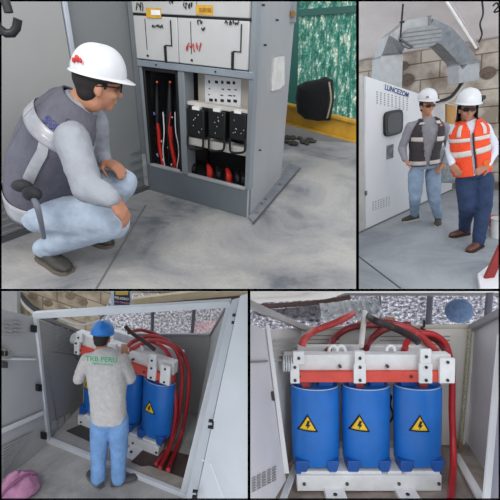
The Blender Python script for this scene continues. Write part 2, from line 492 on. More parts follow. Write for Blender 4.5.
# ================================================================== ROOM 1: technician at the switchgear
RM = ROOMS[1]; R1 = RM
f = RM.fl
poly = [f(-60, 300), f(400, 300), f(400, 120), f(290, 118), f(130, 150), f(-60, 215)]
floor_strip('floor', concrete_mat('a5a29e', '8d8c8c', '63676d', 1.5, -.02), poly)
# joint lines and the pale grout band in front of the cabinet
def strip(a, b, w, name, m, h=.002, th=.004, **k):
    a = f(*a); b = f(*b); d = (b-a).normalized(); n = d.cross(Z)*w/2
    mb = MB(); mb.prism([a-n+Z*h, b-n+Z*h, b+n+Z*h, a+n+Z*h], (0, 0, -th)); return obj(name, mb, m, **k)
strip((72, 330), (146, 205), .012, 'trim_1', mat('6a6a6a', .9), kind='structure')
strip((-60, 262), (35, 230), .010, 'trim_2', mat('6e6e6e', .9), kind='structure')

# grey sheet-metal enclosure behind the man
a = f(-70, 268); b = f(147, 189); W = Face(a, b-a, Z)
tot = (b-a).length
enc = thing('metal_enclosure', 'tall grey sheet metal enclosure wall behind the crouching technician', 'enclosure', (a+b)/2)
ux = W.uv(79, 100)[0]
mb = MB(); W.box(mb, 0, ux-.012, 0, 2.6, -.05, 0); obj('left_panel', mb, mat('9b9a98', .5, .05, .04, 1.2), enc, bev=.004)
mb = MB(); W.box(mb, ux+.03, tot, .0, 2.6, -.09, -.02); obj('right_panel', mb, mat('7b7e80', .45, .1, .06, 1.4), enc, bev=.01)
mb = MB(); W.box(mb, ux-.008, ux+.022, 0, 2.6, -.07, .012); obj('corner_post', mb, mat('b4b9c2', .4, .3), enc, bev=.004)
mb = MB()
for i in range(5):
    y = 150+i*9
    W.box(mb, W.uv(131, y)[0], tot-.02, W.uv(140, y+3)[1], W.uv(140, y)[1], -.02, -.008)
obj('louver', mb, mat('7c8082', .4, .3), enc, bev=.003)
mb = MB()
for i in range(6):
    y = 196+i*6.5
    W.box(mb, .05, W.uv(26, y)[0], W.uv(12, y+3)[1], W.uv(12, y)[1], 0, .012)
obj('louver', mb, mat('8b8c8d', .4, .3), enc, bev=.003)
mb = MB(); W.box(mb, 0, tot, 0, .03, -.03, .02); obj('base_rail', mb, mat('5a5d60', .5, .3), enc)
# black rubber hose looped at the top left
mb = MB(); c0 = RM.P(-3, 12, 1.75)
mb.tube([c0+X*.045*math.cos(t)+Z*.075*math.sin(t)+Yv*.01*t for t in [k*.5 for k in range(13)]], .017, 10)
obj('rubber_hose', mb, mat('0d0d10', .5), label='black rubber hose loop in the top corner beside the grey enclosure', cat='hose')

# switchgear cabinet
A = f(150, 190); B = f(248, 218); Cc = f(281, 178)
S = Face(A, B-A, Z); SD = Face(B, Cc-B, Z); w = (B-A).length; dp = (Cc-B).length
sg = thing('switchgear_cabinet', 'open grey medium voltage switchgear cabinet with pale upper doors and red cables', 'cabinet', (A+B)/2)
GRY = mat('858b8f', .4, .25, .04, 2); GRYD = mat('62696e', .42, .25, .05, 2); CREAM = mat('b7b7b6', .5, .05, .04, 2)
inn = -SD.n if False else (Cc-B)
TOP = 1.62
# carcass: base plinth, side sheets, back, roof
bx = lambda nm, m, a0, a1, b0, b1, h0, h1, par=sg, bev=.003, face=S, **k: obj(nm, face.box(MB(), a0, a1, b0, b1, h0, h1), m, par, bev=bev, **k)
dn = (Cc-B).normalized()
def sheet(nm, m, pts, th, par=sg, **k):
    n = (pts[1]-pts[0]).cross(pts[2]-pts[0]).normalized()
    return obj(nm, MB().prism(pts, n*th), m, par, **k)
yb = lambda y, x=200: S.uv(x, y)[1]
v_low = (S.uv(160, 169)[1]+S.uv(220, 181)[1])/2        # top of plinth
v_rail0 = S.uv(200, 73)[1]; v_rail1 = S.uv(200, 66)[1]; v_mid = S.uv(200, 18)[1]
u_div0, u_div1 = S.uv(180, 120)[0], S.uv(186, 120)[0]
u_l = S.uv(141, 120)[0]; u_r0 = S.uv(248, 130)[0]
bx('plinth', mat('6c747a', .42, .25, .05, 3), -.0, w, 0, v_low, -.03, 0)
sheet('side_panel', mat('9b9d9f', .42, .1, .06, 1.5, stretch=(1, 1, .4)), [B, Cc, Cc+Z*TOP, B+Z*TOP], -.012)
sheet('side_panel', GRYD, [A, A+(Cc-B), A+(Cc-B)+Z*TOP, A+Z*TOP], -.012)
sheet('back_panel', mat('2a2b2e', .6), [A+(Cc-B)*.55, B+(Cc-B)*.55, B+(Cc-B)*.55+Z*TOP, A+(Cc-B)*.55+Z*TOP], .01)
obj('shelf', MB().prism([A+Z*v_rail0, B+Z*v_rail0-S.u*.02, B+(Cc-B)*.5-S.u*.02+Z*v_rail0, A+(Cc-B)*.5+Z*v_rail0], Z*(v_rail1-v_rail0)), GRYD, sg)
bx('post', GRY, -.0, .028, v_low, v_rail0, -.06, .004)
bx('post', GRY, u_div0, u_div1, v_low, v_rail0, -.10, .004)
bx('post', GRY, w-.035, w, v_low, TOP, -.05, .006)
bx('rail', mat('8e979f', .35, .3), 0, w, v_rail0, v_rail1, 0, .016)
mb = MB()
for px in (158, 217): 
    q = S.P(S.uv(px, 69)[0], (v_rail0+v_rail1)/2, .016); mb.tube([q, q+S.n*.006], .006, 8)
obj('bolt', mb, BLACK, sg)
# upper doors
ud = S.uv(180, 40)[0]
for (u0, u1) in ((.004, ud-.002), (ud+.002, w-.037)):
    d = bx('door', CREAM, u0, u1, v_rail1+.006, v_mid-.004, -.03, .02, bev=.005)
    mb = MB()
    S.box(mb, u1-.051, u1-.046, v_mid-.16, v_mid-.02, .02, .027); S.box(mb, u1-.10, u1-.045, v_mid-.165, v_mid-.160, .02, .027)
    S.box(mb, u1-.11, u1-.095, v_mid-.26, v_mid-.165, .02, .03)
    obj('latch', mb, BLACK, d)
    mb = MB(); S.box(mb, u0+.10, u0+.104, v_mid-.20, v_mid-.02, .02, .0225); mb.tube([S.P(u0+.105, v_mid-.235, .02), S.P(u0+.105, v_mid-.235, .028)], .007, 8)
    obj('slot', mb, BLACK, d)
for (u0, u1) in ((.004, ud+.15), (ud+.154, w-.037)):
    d = bx('upper_drawer', mat('b3b2b0', .5, .05, .05, 3), u0, u1, v_mid+.010, v_mid+.42, -.03, .024, bev=.005)
mb = MB(); S.box(mb, 0, w-.03, v_mid-.006, v_mid+.012, -.03, .012); obj('seam', mb, BLACK, sg)
YEL = mat('c79a2c', .5, var=.12, scale=30); WHT = mat('e4e4e2', .6, var=.04)
def lab(nm, m, x0, y0, x1, y1, h=.026, par=sg, th=.002):
    mb = MB(); S.pbox(mb, x0, y0, x1, y1, h-th, h); return obj(nm, mb, m, par)
l = lab('rating_plate', YEL, 146, 8, 161, 18); lab('printed_field', WHT, 151, 10, 160, 15, .028, l)
l = lab('rating_plate', YEL, 196, 5, 213, 15); lab('printed_field', mat('a8741c', .6, var=.3, scale=60), 199, 8, 211, 12, .028, l)
def scrib(nm, px, py, n, wpx, hpx, m, h=.0275, th=.003, seed=1):
    rnd = random.Random(seed); mb = MB(); x = px
    for i in range(n):
        pts = [S.P(*S.uv(x+rnd.uniform(0, wpx/n), py+rnd.uniform(-hpx, hpx)), h) for k in range(4)]
        mb.tube(pts, th, 5, sm=3); x += wpx/n
    return obj(nm, mb, m, sg)
RED = mat('c03028', .5)
for a_ in ((139, 7, 4, 7, 5, DARK, 3), (186, 6, 4, 9, 4, DARK, 4), (172, 2, 3, 4, 2, DARK, 5), (155, 26, 6, 11, 2, DARK, 6), (227, 23, 7, 14, 2.6, DARK, 7),
           (200, 22, 2, 6, 3, DARK, 8), (189, 47, 5, 15, 5, RED, 9), (203, 29, 2, 4, 2, DARK, 10)):
    scrib('marking', *a_[:6], seed=a_[6])
# left cable bay
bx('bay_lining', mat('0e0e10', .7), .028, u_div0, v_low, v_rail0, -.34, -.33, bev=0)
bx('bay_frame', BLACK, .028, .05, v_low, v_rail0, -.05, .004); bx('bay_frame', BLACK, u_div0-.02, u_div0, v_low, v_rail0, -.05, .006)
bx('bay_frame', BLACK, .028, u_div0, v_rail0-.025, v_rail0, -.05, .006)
RC = mat('c1261f', .45, var=.12, scale=30)
def bp(x, y, h): return S.P(*S.uv(x, y, h), h)
for k, (pts, r) in enumerate((([(157, 122), (159, 134), (160, 148), (165, 172)], .017), ([(170, 122), (171, 134), (172, 148), (178, 174)], .017),
                 ([(150, 118), (149, 140), (150, 165)], .016))):
    m = RC if k < 2 else mat('4a1616', .5)
    c = obj('cable', MB().tube([bp(x, y, -.10) for x, y in pts], r, 12, sm=4), m, sg)
    if k < 2:
        x, y = pts[0]; mb = MB(); mb.tube([bp(x, y-40, -.16), bp(x, y-12, -.11), bp(x, y+4, -.10)], [.014, .024, .020], 12); obj('boot_connector', mb, mat('0c0c10', .6), c)
        mb = MB(); mb.ball(bp(x, 82, -.10), .008); obj('copper_terminal', mb, mat('d0603a', .3, .3, emit=.4), c)  # terminal given a glow of its own to stand out in the bay
rnd = random.Random(3)
for k in range(14):
    mb = MB(); x, y = rnd.uniform(145, 176), rnd.uniform(112, 165); mb.box(bp(x, y, -.06), (.008, .008, rnd.uniform(.008, .02)), (S.u, S.n, S.v)); obj('cable_marker', mb, mat(rnd.choice(['e6e6e6', 'c8c8d2', 'e0e0e0', '7c78c8']), .5), sg)
for k in range(4):
    x = 163+k*4; obj('thin_wire', MB().tube([bp(x, 112, -.05), bp(x+rnd.uniform(-3, 3), 132, -.04), bp(x+rnd.uniform(-2, 4), 150, -.05), bp(x+2, 168, -.06)], .004, 6, sm=4), mat(['ddddda', '15151a', 'c1261f', 'd8d8dd'][k], .5), sg)
# right bay
bx('bay_lining', mat('b9b2a7', .6, var=.05), u_div1-.0, w-.045, S.uv(215, 110)[1], v_rail0, -.16, -.15, bev=0)
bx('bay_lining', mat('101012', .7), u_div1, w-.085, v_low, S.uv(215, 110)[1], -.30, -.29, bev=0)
l = lab('notice_sheet', mat('e9e9ea', .7, var=.02), 205, 77, 241, 106, -.145)
for r_ in range(4):
    for q in range(5):
        x = 209+q*6.2+rnd.uniform(-1, 1); y = 81+r_*6+q*.3
        if (r_ in (0, 3)) or q % 2 == 0 or q > 2:
            mb = MB(); S.box(mb, *((lambda t: (t[0], t[0]+rnd.uniform(.010, .03)))(S.uv(x, y, -.145))), *((lambda t: (t[1], t[1]+(.018 if r_ in (0, 3) else .007)))(S.uv(x, y+2, -.145))), -.145, -.142)
            obj('printed_mark', mb, DARK, l)
bx('support_rail', mat('c9c4bb', .5), u_div1, w-.03, S.uv(215, 110, 0)[1], S.uv(215, 106, 0)[1], -.08, -.02)
bx('support_rail', mat('b9b6b0', .5), u_div1, w-.03, S.uv(215, 151, 0)[1], S.uv(215, 146, 0)[1]+.02, -.10, -.02)
for k, x in enumerate((196, 217, 238)):
    y = 109+k*1.8
    h = obj('fuse_module', S.pbox(MB(), x-9, y, x+8, y+28, -.08, .0), mat('070708', .6, var=.3, scale=30), sg, bev=.008)
    mb = MB(); q = [bp(x-8, y+26, .01), bp(x-8, y+37, .012), bp(x-5, y+40, .012), bp(x+4, y+40, .012), bp(x+7, y+37, .012), bp(x+7, y+26, .01)]
    mb.tube(q, .008, 8, sm=3); obj('handle', mb, BLACK, h)
    obj('top_clip', S.pbox(MB(), x-4, y-2, x+3, y+1, -.03, .004), WHT, h)
    mb = MB()
    for j in range(7): mb.ball(bp(x+rnd.uniform(-6, 6), y+rnd.uniform(4, 24), .002), .004, n=6, m=4)
    obj('screw', mb, mat('b9bcc0', .3, .7), h)
for k, x in enumerate((194, 210, 219, 229, 238, 244)):
    y = 167+(x-193)*.23; red = k in (1, 3)
    mb = MB(); mb.tube([bp(x, y+8, -.08), bp(x, y, -.07), bp(x-2, y-6, -.12)], [.026, .023, .012], 12, sm=3)
    obj('cable_gland', mb, RC if red else mat('17171b', .35), sg)
bx('lower_trim', mat('b5b8ba', .4, .4), u_div1, w-.035, v_low-.01, v_low+.012, -.02, .006)
bx('lower_trim', mat('b5b8ba', .4, .4), .03, u_div0, v_low-.004, v_low+.018, -.02, .006)
# side sheet: pale worn patch and bolts
mb = MB(); q = [SD.P(*SD.uv(x, y, .0), .0) for x, y in ((272, 60), (275, 57), (283, 56), (283, 84), (278, 89), (270, 91), (270, 78), (271, 68))]
mb.prism(q, SD.n*.014); obj('bare_patch', mb, mat('c4c2bd', .7, var=.1, scale=12), sg)
for x, y in ((262, 5), (264, 45), (259, 150), (276, 20)):
    p = SD.P(*SD.uv(x, y), 0); obj('rivet', MB().tube([p, p+SD.n*.018], .006, 8), mat('4a4d50', .4, .5), sg)
# floor channel plate beside the cabinet
mb = MB(); q = [f(248, 218), f(253, 224), f(300, 168), f(289, 165), f(281, 178)]
mb.prism([p+Z*.015 for p in q], (0, 0, -.012))
o_ = obj('floor_plate', mb, mat('8d9197', .45, .4, .12, 10), label='flat steel floor plate beside the foot of the switchgear cabinet', cat='metal plate')
mb = MB(); mb.tube([f(253, 224, .012), f(301, 168, .012)], .0045, 6); obj('edge', mb, mat('4a4b4e', .5), o_)
for x, y in ((262, 203), (266, 199), (257, 212), (280, 184)): obj('bolt', MB().ball(f(x, y, .02), .011, n=8, m=5), mat('7b6a5c', .6), o_)

patch('wall_left', [q_ for q_ in (RM.P(100, -40, 4.0), RM.P(200, -40, 4.0), RM.P(200, 200, 4.0), RM.P(100, 200, 4.0))], mat('6c6f72', .7), .05, kind='structure')
# back of the yard
Yb = 4.9
p0 = RM.P(288, 130, Yb); p1 = RM.P(400, 130, Yb)
WB = Face(p0, X, Z); 
patch('wall_back', [RM.P(262, -40, Yb+.1), RM.P(420, -40, Yb+.1), RM.P(420, 170, Yb+.1), RM.P(262, 170, Yb+.1)], mat('7f8583', .8, var=.1, scale=3), .1, kind='structure')
net = obj('window_1', WB.quad(MB(), [(292, -40), (400, -40), (400, 128), (290, 108)], -.02, 0),
          mesh_light_mat(X, Z, '2a7060', '549a86', 'e6eedb', 6, 40, .3, (3.2, 1.1, 1)), kind='structure')
gf = mat('0f4f47', .5, var=.1)
mb = MB(); WB.quad(mb, [(292, 10), (400, 2), (400, 10), (292, 17)], 0, .05); obj('window_frame', mb, gf, net, bev=.004)
mb = MB(); WB.quad(mb, [(290, -40), (300, -40), (297, 112), (287, 108)], 0, .06); obj('window_frame', mb, gf, net, bev=.004)
mb = MB()
for x0 in (311, 324, 337, 350):
    WB.quad(mb, [(x0+3, 12), (x0+4.2, 12), (x0-.6, 122), (x0-2, 122)], -.005, .012)
obj('net_cord', mb, mat('2c7f6c', .6), net)
# junction box on the far wall
G2 = Face(RM.P(285, 10, 3.35), X, Z)
jb = obj('junction_box', G2.quad(MB(), [(278, -30), (298, -30), (296, 23), (278, 22)], -.12, 0), mat('85888b', .4, .2), sg, bev=.006)
mb = MB(); p = G2.P(*G2.uv(293, 14), .0); mb.tube([p, p+G2.n*.02], .02, 10); obj('padlock', mb, mat('8b6b35', .4, .5), jb)
# yellow beam
a = RM.P(284, 112, 4.25); b = RM.P(380, 137, 3.75); d = (b-a).normalized(); nn = d.cross(Z).normalized()
mb = MB(); h = .085
mb.prism([a-Z*h, a+Z*h, a+Z*h-d*0, a-Z*h][:2]+[b+Z*h, b-Z*h], nn*.02)
for z in (h, -h): mb.box((a+b)/2+Z*z+nn*.02, ((b-a).length, .09, .02), (d, nn, d.cross(nn)))
yb_ = obj('steel_beam', mb, mat('b98d25', .55, var=.12, scale=8), label='yellow steel beam under the green netting with dark lettering', cat='beam')
WF = Face(a-nn*.002, d, Z)
text('lettering', 'SAFE', .09, WF.P(*WF.uv(296, 117), .02), d, Z, mat('d9d4c2', .6), yb_, sx=1.2)
text('lettering', 'HB21', .07, WF.P(*WF.uv(324, 131), .02), d, Z, mat('2a2618', .6), yb_)
# beam support blocks
for x, y, l_ in ((300, 139, 'small dark rubble heap under the yellow beam near the cabinet'), ):
    mb = MB(); rnd = random.Random(5)
    for k in range(16):
        p = f(x+rnd.uniform(-13, 14), y+rnd.uniform(-3, 5), .02); mb.ball(p, (rnd.uniform(.03, .06), .04, rnd.uniform(.015, .04)), n=6, m=4)
    obj('rubble', mb, mat('45423c', .9, var=.3, scale=20), label=l_, cat='rubble', kind='stuff', smooth=False)
mb = MB(); bb = floor_strip('wall_low', mat('84837f', .8), [RM.P(282, 130, 4.86), RM.P(420, 130, 4.86), RM.P(420, 130, 4.96), RM.P(282, 130, 4.96)], .28, thick=.28)
# black bag lying over the beam
def blob(name, pix, Y, dY, m, depth_px=.12, **k):
    """cloth-like rounded volume from an outline; puffed towards both sides"""
    pts = [RM.P(x, y, Y+dy) for (x, y, dy) in pix]; c = sum(pts, Vector())/len(pts)
    rings = []
    for s_, o_ in ((.15, -1), (.6, -.88), (.9, -.5), (1, 0), (.9, .5), (.6, .88), (.15, 1)):
        rings.append([c+(p-c)*s_+Yv*o_*depth_px+Vector((noise.noise(p*9+Vector((o_, 0, 0)))*.02, 0, noise.noise(p*7)*.02)) for p in pts])
    return obj(name, MB().loft(rings), m, **k)
bag = blob('tool_bag', [(298, 86, 0), (305, 81, 0), (318, 79, 0), (326, 77, 0), (333, 81, 0), (334, 100, 0), (331, 120, 0), (318, 121, 0), (306, 119, 0), (297, 112, 0), (295, 98, 0)], 3.95, 0,
     mat('040405', 1, var=.2, bump=.5), label='black cloth bag slung over the yellow beam', cat='bag')
mb = MB(); mb.tube([RM.P(329, 82, 3.83), RM.P(331, 100, 3.80), RM.P(327, 118, 3.84)], .008, 6, sm=3); obj('zipper', mb, mat('8d8a72', .5), bag)

# ---- crouching technician
q = lambda x, y, Y: RM.P(x, y, Y)
fwd = Vector((.80, .60, 0)); Rr = Vector((.60, -.80, 0))
T = [(q(40, 208, 2.02), .160, .140), (q(40, 187, 2.0), .168, .150), (q(47, 162, 1.98), .180, .155), (q(59, 134, 1.96), .182, .138), (q(72, 112, 1.97), .142, .100), (q(81, 100, 1.98), .072, .068)]
toe1 = f(72, 276)
arms = [dict(sh=q(72, 140, 1.80), el=q(88, 188, 1.66), wr=q(112, 199, 1.60), hd=(q(124, 214, 1.62)-q(112, 199, 1.60)), pn=Vector((-.4, .3, -.8)), side=1, curl=.5),
        dict(sh=q(92, 122, 2.1), el=q(98, 152, 2.2), wr=q(104, 160, 2.14), hd=(q(122, 170, 2.08)-q(104, 160, 2.14)), pn=Vector((-.1, .1, -1)), side=-1, curl=.55)]
an1 = f(48, 262); an1 = an1+Z*.09
legs = [dict(hip=q(40, 212, 1.92), kn=q(112, 222, 1.78), an=an1, toe=f(80, 276, .03)),
        dict(hip=q(46, 200, 2.10), kn=q(122, 183, 2.16), an=q(84, 222, 2.18), toe=q(110, 232, 2.1))]
legs[1]['an'].z = -RM.H+.09; legs[1]['toe'].z = -RM.H+.03
VESTG = mat('5a5964', .8, var=.08, scale=12, bump=.3); REFL = mat('a5a5aa', .35, .15, .1, 20); DENIM = mat('a9b6c6', .85, var=.10, scale=10, bump=.35, bscale=30)
SHIRTG = mat('8f9299', .8, var=.06, scale=10, bump=.35, bscale=25)
HW = mat('cfcfd1', .28, var=.02)
up = Vector((.22, .05, .96))
body, shirt, hel = person(dict(R=Rr, fwd=fwd, torso=T, head=q(98, 85, 1.97), hf=Vector((.86, .46, -.20)), hu=up, htilt=.0, arms=arms, legs=legs, base=f(60, 262), sc=1.0,
    label='crouching worker in grey reflective vest, pale jeans and white hard hat', shirtm=SHIRTG, jeansm=DENIM, shoem=mat('3a3834', .6, bump=.2), solem=mat('6a6358', .7), helm=HW,
    sleeve=(.082, .070, .058, .044), legr=(.115, .088, .070, .060), hs=.86, skin=SKIN))
FW[0] = fwd
def vk(v, t):
    return not (v > .86 and abs(t) < .5) and not (abs(t) < .10) and not (.62 < v < .80 and 1.25 < abs(t) < 1.9)
VT = T
mb = shell(VT, Rr, vk, .016, v0=.06, v1=.97)
vest = obj('vest', mb, VESTG, body, solid=.010, disp=.01)
for (a_, b_) in ((.03, .17), ):
    obj('reflective_band', shell(VT, Rr, lambda v, t: True, .026, nv=4, v0=a_, v1=b_), REFL, vest, solid=.003, disp=.006)
obj('reflective_band', shell(VT, Rr, lambda v, t: not abs(t) < .3, .028, nv=5, v0=.60, v1=.70), REFL, vest, solid=.003)
obj('reflective_band', shell(VT, Rr, lambda v, t: True, .028, nv=12, v0=.40, v1=.66, t0=1.95, t1=2.25), REFL, vest, solid=.003)
obj('hem', shell(VT, Rr, lambda v, t: True, .026, nv=3, v0=-.0, v1=.03), mat('44444d', .8), vest, solid=.006)
# blue stitched logo on the back yoke
rl = random.Random(11); cells = {(round(v_, 3)): 1 for v_ in ()}
def lk_(v, t): return noise.noise(Vector((v*90, t*13, 3))) > .02
obj('logo', shell(VT, Rr, lk_, .0235, nv=8, nth=34, v0=.70, v1=.76, t0=1.75, t1=2.55), mat('3a417c', .7), vest, solid=.002)
# harness belt hanging from the vest
mb = MB(); mb.tube([q(32, 196, 1.66), q(37, 206, 1.62), q(41, 222, 1.63), q(44, 238, 1.66)], [.012, .014, .012, .010], 8, sm=4)
obj('hanging_strap', mb, mat('6d7078', .7), vest)
mb = MB(); mb.ball(q(32, 194, 1.66), (.045, .03, .035)); mb.ball(q(22, 186, 1.72), (.05, .03, .03)); obj('belt_pouch', mb, mat('202025', .7), vest)
# red print on helmet rear
c = q(73, 61, 1.80)

hc_ = q(98, 85, 1.97)+up.normalized()*.06
def onhelm(px, py, R=.128):
    d = RM.ray(px, py).normalized(); t0 = hc_.dot(d); e = (d*t0-hc_).length; return d*(t0-math.sqrt(max(0, R*R-e*e)))
for x, y, r_ in ((73.5, 60, .008), (77, 58.5, .011), (80.5, 60.5, .008)):
    obj('red_mark', MB().ball(onhelm(x, y), (r_, .006, r_*1.4), n=10, m=6), RED, hel, doclip=False)

# ================================================================== ROOM 2: two workers beside the white enclosure
RM = ROOMS[2]; f = RM.fl
q = lambda x, y, Y: RM.P(x, y, Y)
O = f(445, 187)
def solve_top(p1, p2, O):
    best = None
    for k in range(200):
        zt = .1+k*.02
        r1, r2 = RM.ray(*p1), RM.ray(*p2)
        if r1.z <= 0 or r2.z <= 0: continue
        a, b = r1*(zt/r1.z), r2*(zt/r2.z)
        d = (b-a); n = Vector((-d.y, d.x, 0)).normalized(); e = abs((O-a).dot(n))
        if best is None or e < best[0]: best = (e, zt, a, b)
    return best
_, ZT, wa, wb = solve_top((368, 60), (500, 38), O)
ud_ = (wb-wa).normalized(); WB2 = Face(O, ud_, Z)
a0 = wa-ud_*1.5; b0 = wb+ud_*1.5
floor_strip('floor', concrete_mat('a5a8ac', '93979c', '7e8288', 1.1, -.06), [f(330, 300), f(560, 300), f(560, 150)+Vector((0, 0, 0)), Vector((b0.x+1, b0.y+.4, 0)), Vector((a0.x-1, a0.y+.4, 0)), f(330, 230)])
n_ = WB2.n
mb = MB(); mb.prism([Vector((a0.x, a0.y, -RM.H)), Vector((b0.x, b0.y, -RM.H)), Vector((b0.x, b0.y, ZT)), Vector((a0.x, a0.y, ZT))], -n_*.1)
obj('wall_back', mb, block_mat(ud_, Z, 'cbc1b4', 'bcb1a4', '8d7b69', .62, .27), kind='structure')
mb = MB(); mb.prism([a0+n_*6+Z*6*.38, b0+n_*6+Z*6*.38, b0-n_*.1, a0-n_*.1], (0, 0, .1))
obj('ceiling', mb, mat('e0d8d6', .9, var=.05, scale=1.2, dark='cbc3c1', emit=.10), kind='structure')  # faint emission brightens the ceiling; the plaster itself is no light source
mb = MB(); WB2.quad(mb, [(440, 181), (560, 186), (560, 196), (440, 190)], 0, .12); obj('trim_1', mb, mat('77695e', .9, var=.2), kind='structure')
for k, (x, y, s_) in enumerate(((403, 66, .10), (407, 80, .13), (488, 73, .12), (402, 82, .08))):
    mb = MB(); aa, bb_ = WB2.uv(x, y); mb.ball(WB2.P(aa, bb_, .0), (s_, .012, s_*.8), (WB2.u, WB2.n, WB2.v)); obj('mortar_patch', mb, mat('75655a', .9, var=.2, scale=15), kind='structure')
# floor joint
def strip2(a, b, w, name, m, h=.002, **k):
    a = f(*a); b = f(*b); d = (b-a).normalized(); n = d.cross(Z)*w/2
    return obj(name, MB().prism([a-n+Z*h, b-n+Z*h, b+n+Z*h, a+n+Z*h], (0, 0, -.004)), m, **k)
strip2((350, 250), (412, 297), .02, 'trim_2', mat('4f5257', .9), kind='structure')
# fluorescent batten on the ceiling
SL = .38
CN = (Z-n_*SL)
def cz(x, y, h=.1): return RM.on(x, y, Vector((wa.x, wa.y, ZT-h)), CN)
a, b = cz(443, -4), cz(477, 49); d = (b-a).normalized(); s_ = d.cross(Z).normalized()
fl_ = obj('fluorescent_light', MB().box((a+b)/2+Z*.03, ((b-a).length, .065, .03), (d, s_, Z)), mat('d0ccca', .5), label='long white fluorescent batten light on the grey ceiling', cat='ceiling light', bev=.008)
obj('tube', MB().tube([a+d*.05, b-d*.05], .017, 12), mat('efecea', .3, emit=.25), fl_)
for e in (a, b): obj('end_cap', MB().box(e+Z*.01, (.03, .06, .07), (d, s_, Z)), mat('77706f', .6), fl_)
# silver ventilation duct
DU = mat('a9aaab', .32, .55, .08, 10); DUD = mat('84878a', .35, .55, .15, 10)
Yd = WB2.O.y-.9
YT = min(cz(x, y, .12).y for x, y in ((424, 20), (404, 27), (445, 30)))-.3

def rectduct(pts, a, b, m, par, nm):
    rings = []; P_ = [Vector(p) for p in pts]; a = RM.m(a, P_[0])
    for i, p in enumerate(P_):
        t = (P_[min(i+1, len(P_)-1)]-P_[max(i-1, 0)]).normalized(); l = t.cross(Yv).normalized()
        rings.append([p+l*a*x+Yv*b*y for x, y in ((-1, -1), (1, -1), (1, 1), (-1, 1))])
    return obj(nm, MB().loft(rings), m, par, smooth=False)
YE = min(Yd, YT+.3)
ductp = [q(386, 112, Yd), q(387, 57, YE), q(393, 42, YT), q(405, 33, YT), q(424, 30, YT), q(441, 38, YT), q(455, 53, YE), q(463, 64, YE), q(463, 82, YE)]
dt = thing('ventilation_duct', 'silver sheet metal duct arching over the block wall', 'duct', ductp[0])
rectduct(ductp[:2], 10, .20, DU, dt, 'duct_section'); rectduct(ductp[1:5], 9.5, .16, DU, dt, 'elbow'); rectduct(ductp[4:8], 8.5, .16, DUD, dt, 'elbow'); rectduct(ductp[7:], 10, .16, DU, dt, 'duct_section')
for i, (p, t) in enumerate(((ductp[1], Z), (ductp[4], X), (ductp[7], Z))):
    l = t.cross(Yv).normalized(); obj('flange', MB().box(p, (RM.m(21, p), .36, .03), (l, Yv, t)), DUD, dt)
# octagonal underside plate of the elbow with ribs
mb = MB(); c = q(422, 37, YT-.25)
mb.prism([c+X*.27*sp(math.cos(t), 3)*1.0+Z*.13*sp(math.sin(t), 3)+X*Z.x for t in [math.pi/8+k*math.pi/4 for k in range(8)]], (0, .08, .0))
el = obj('elbow_plate', mb, mat('8f9192', .4, .5, .1, 12), dt)
for k in range(4): obj('rib', MB().tube([c+X*-.25+Z*(-.08+k*.05)-Yv*.003, c+X*.25+Z*(-.08+k*.05)-Yv*.003], .006, 6), DUD, el)
# hanger rod
hr = thing('hanger_rod', 'thin dark threaded rod with a bracket hanging from the ceiling by the duct', 'hanger', q(403, 40, YT-.35))
obj('rod', MB().tube([q(403, 4, YT-.35), q(400, 42, YT-.35)], .012, 6), DARK, hr)
obj('bracket', MB().box(q(406, 43, YT-.35), (.22, .04, .02), ((X-Z*.7).normalized(), Yv, (Z+X*.7).normalized())), mat('55565a', .5, .3), hr)
obj('nut', MB().box(q(402, 22, YT-.35), (.05, .04, .02)), DARK, hr)
for pts, lb in ((((482, 0), (483, 14), (480, 24), (482, 34), (479, 42)), 'dark crumpled cable hanging from the ceiling beside the batten light'), (((493, 6), (497, 3), (500, 10), (494, 12), (499, 6)), 'small tangle of black cable in the top corner of the ceiling')):
    obj('cable', MB().tube([q(x, y, YT-.4) for x, y in pts], .011, 7, sm=4), DARK, label=lb, cat='cable')
obj('cable', MB().tube([q(462, 82, YE-.05), q(457, 90, YE-.15), q(449, 98, YE-.15), q(436, 102, YE-.15)], .022, 8, sm=5), mat('161618', .5), label='black cable drooping from the duct end behind the helmets', cat='cable')
obj('cable', MB().tube([q(464, 82, YE-.0), q(459, 91, YE-.1), q(451, 100, YE-.1), q(437, 105, YE-.1)], .016, 8, sm=5), mat('c9c3b8', .5), label='cream cable drooping beneath the black one at the duct end', cat='cable')
obj('timber_plank', MB().prism([q(447, 104, Yd), q(456, 106, Yd), q(456, 124, Yd), q(447, 124, Yd)], (0, .06, 0)), mat('b3864f', .7, var=.12, stretch=(1, 1, .1), scale=20), label='short tan timber board against the block wall between the two workers', cat='board')

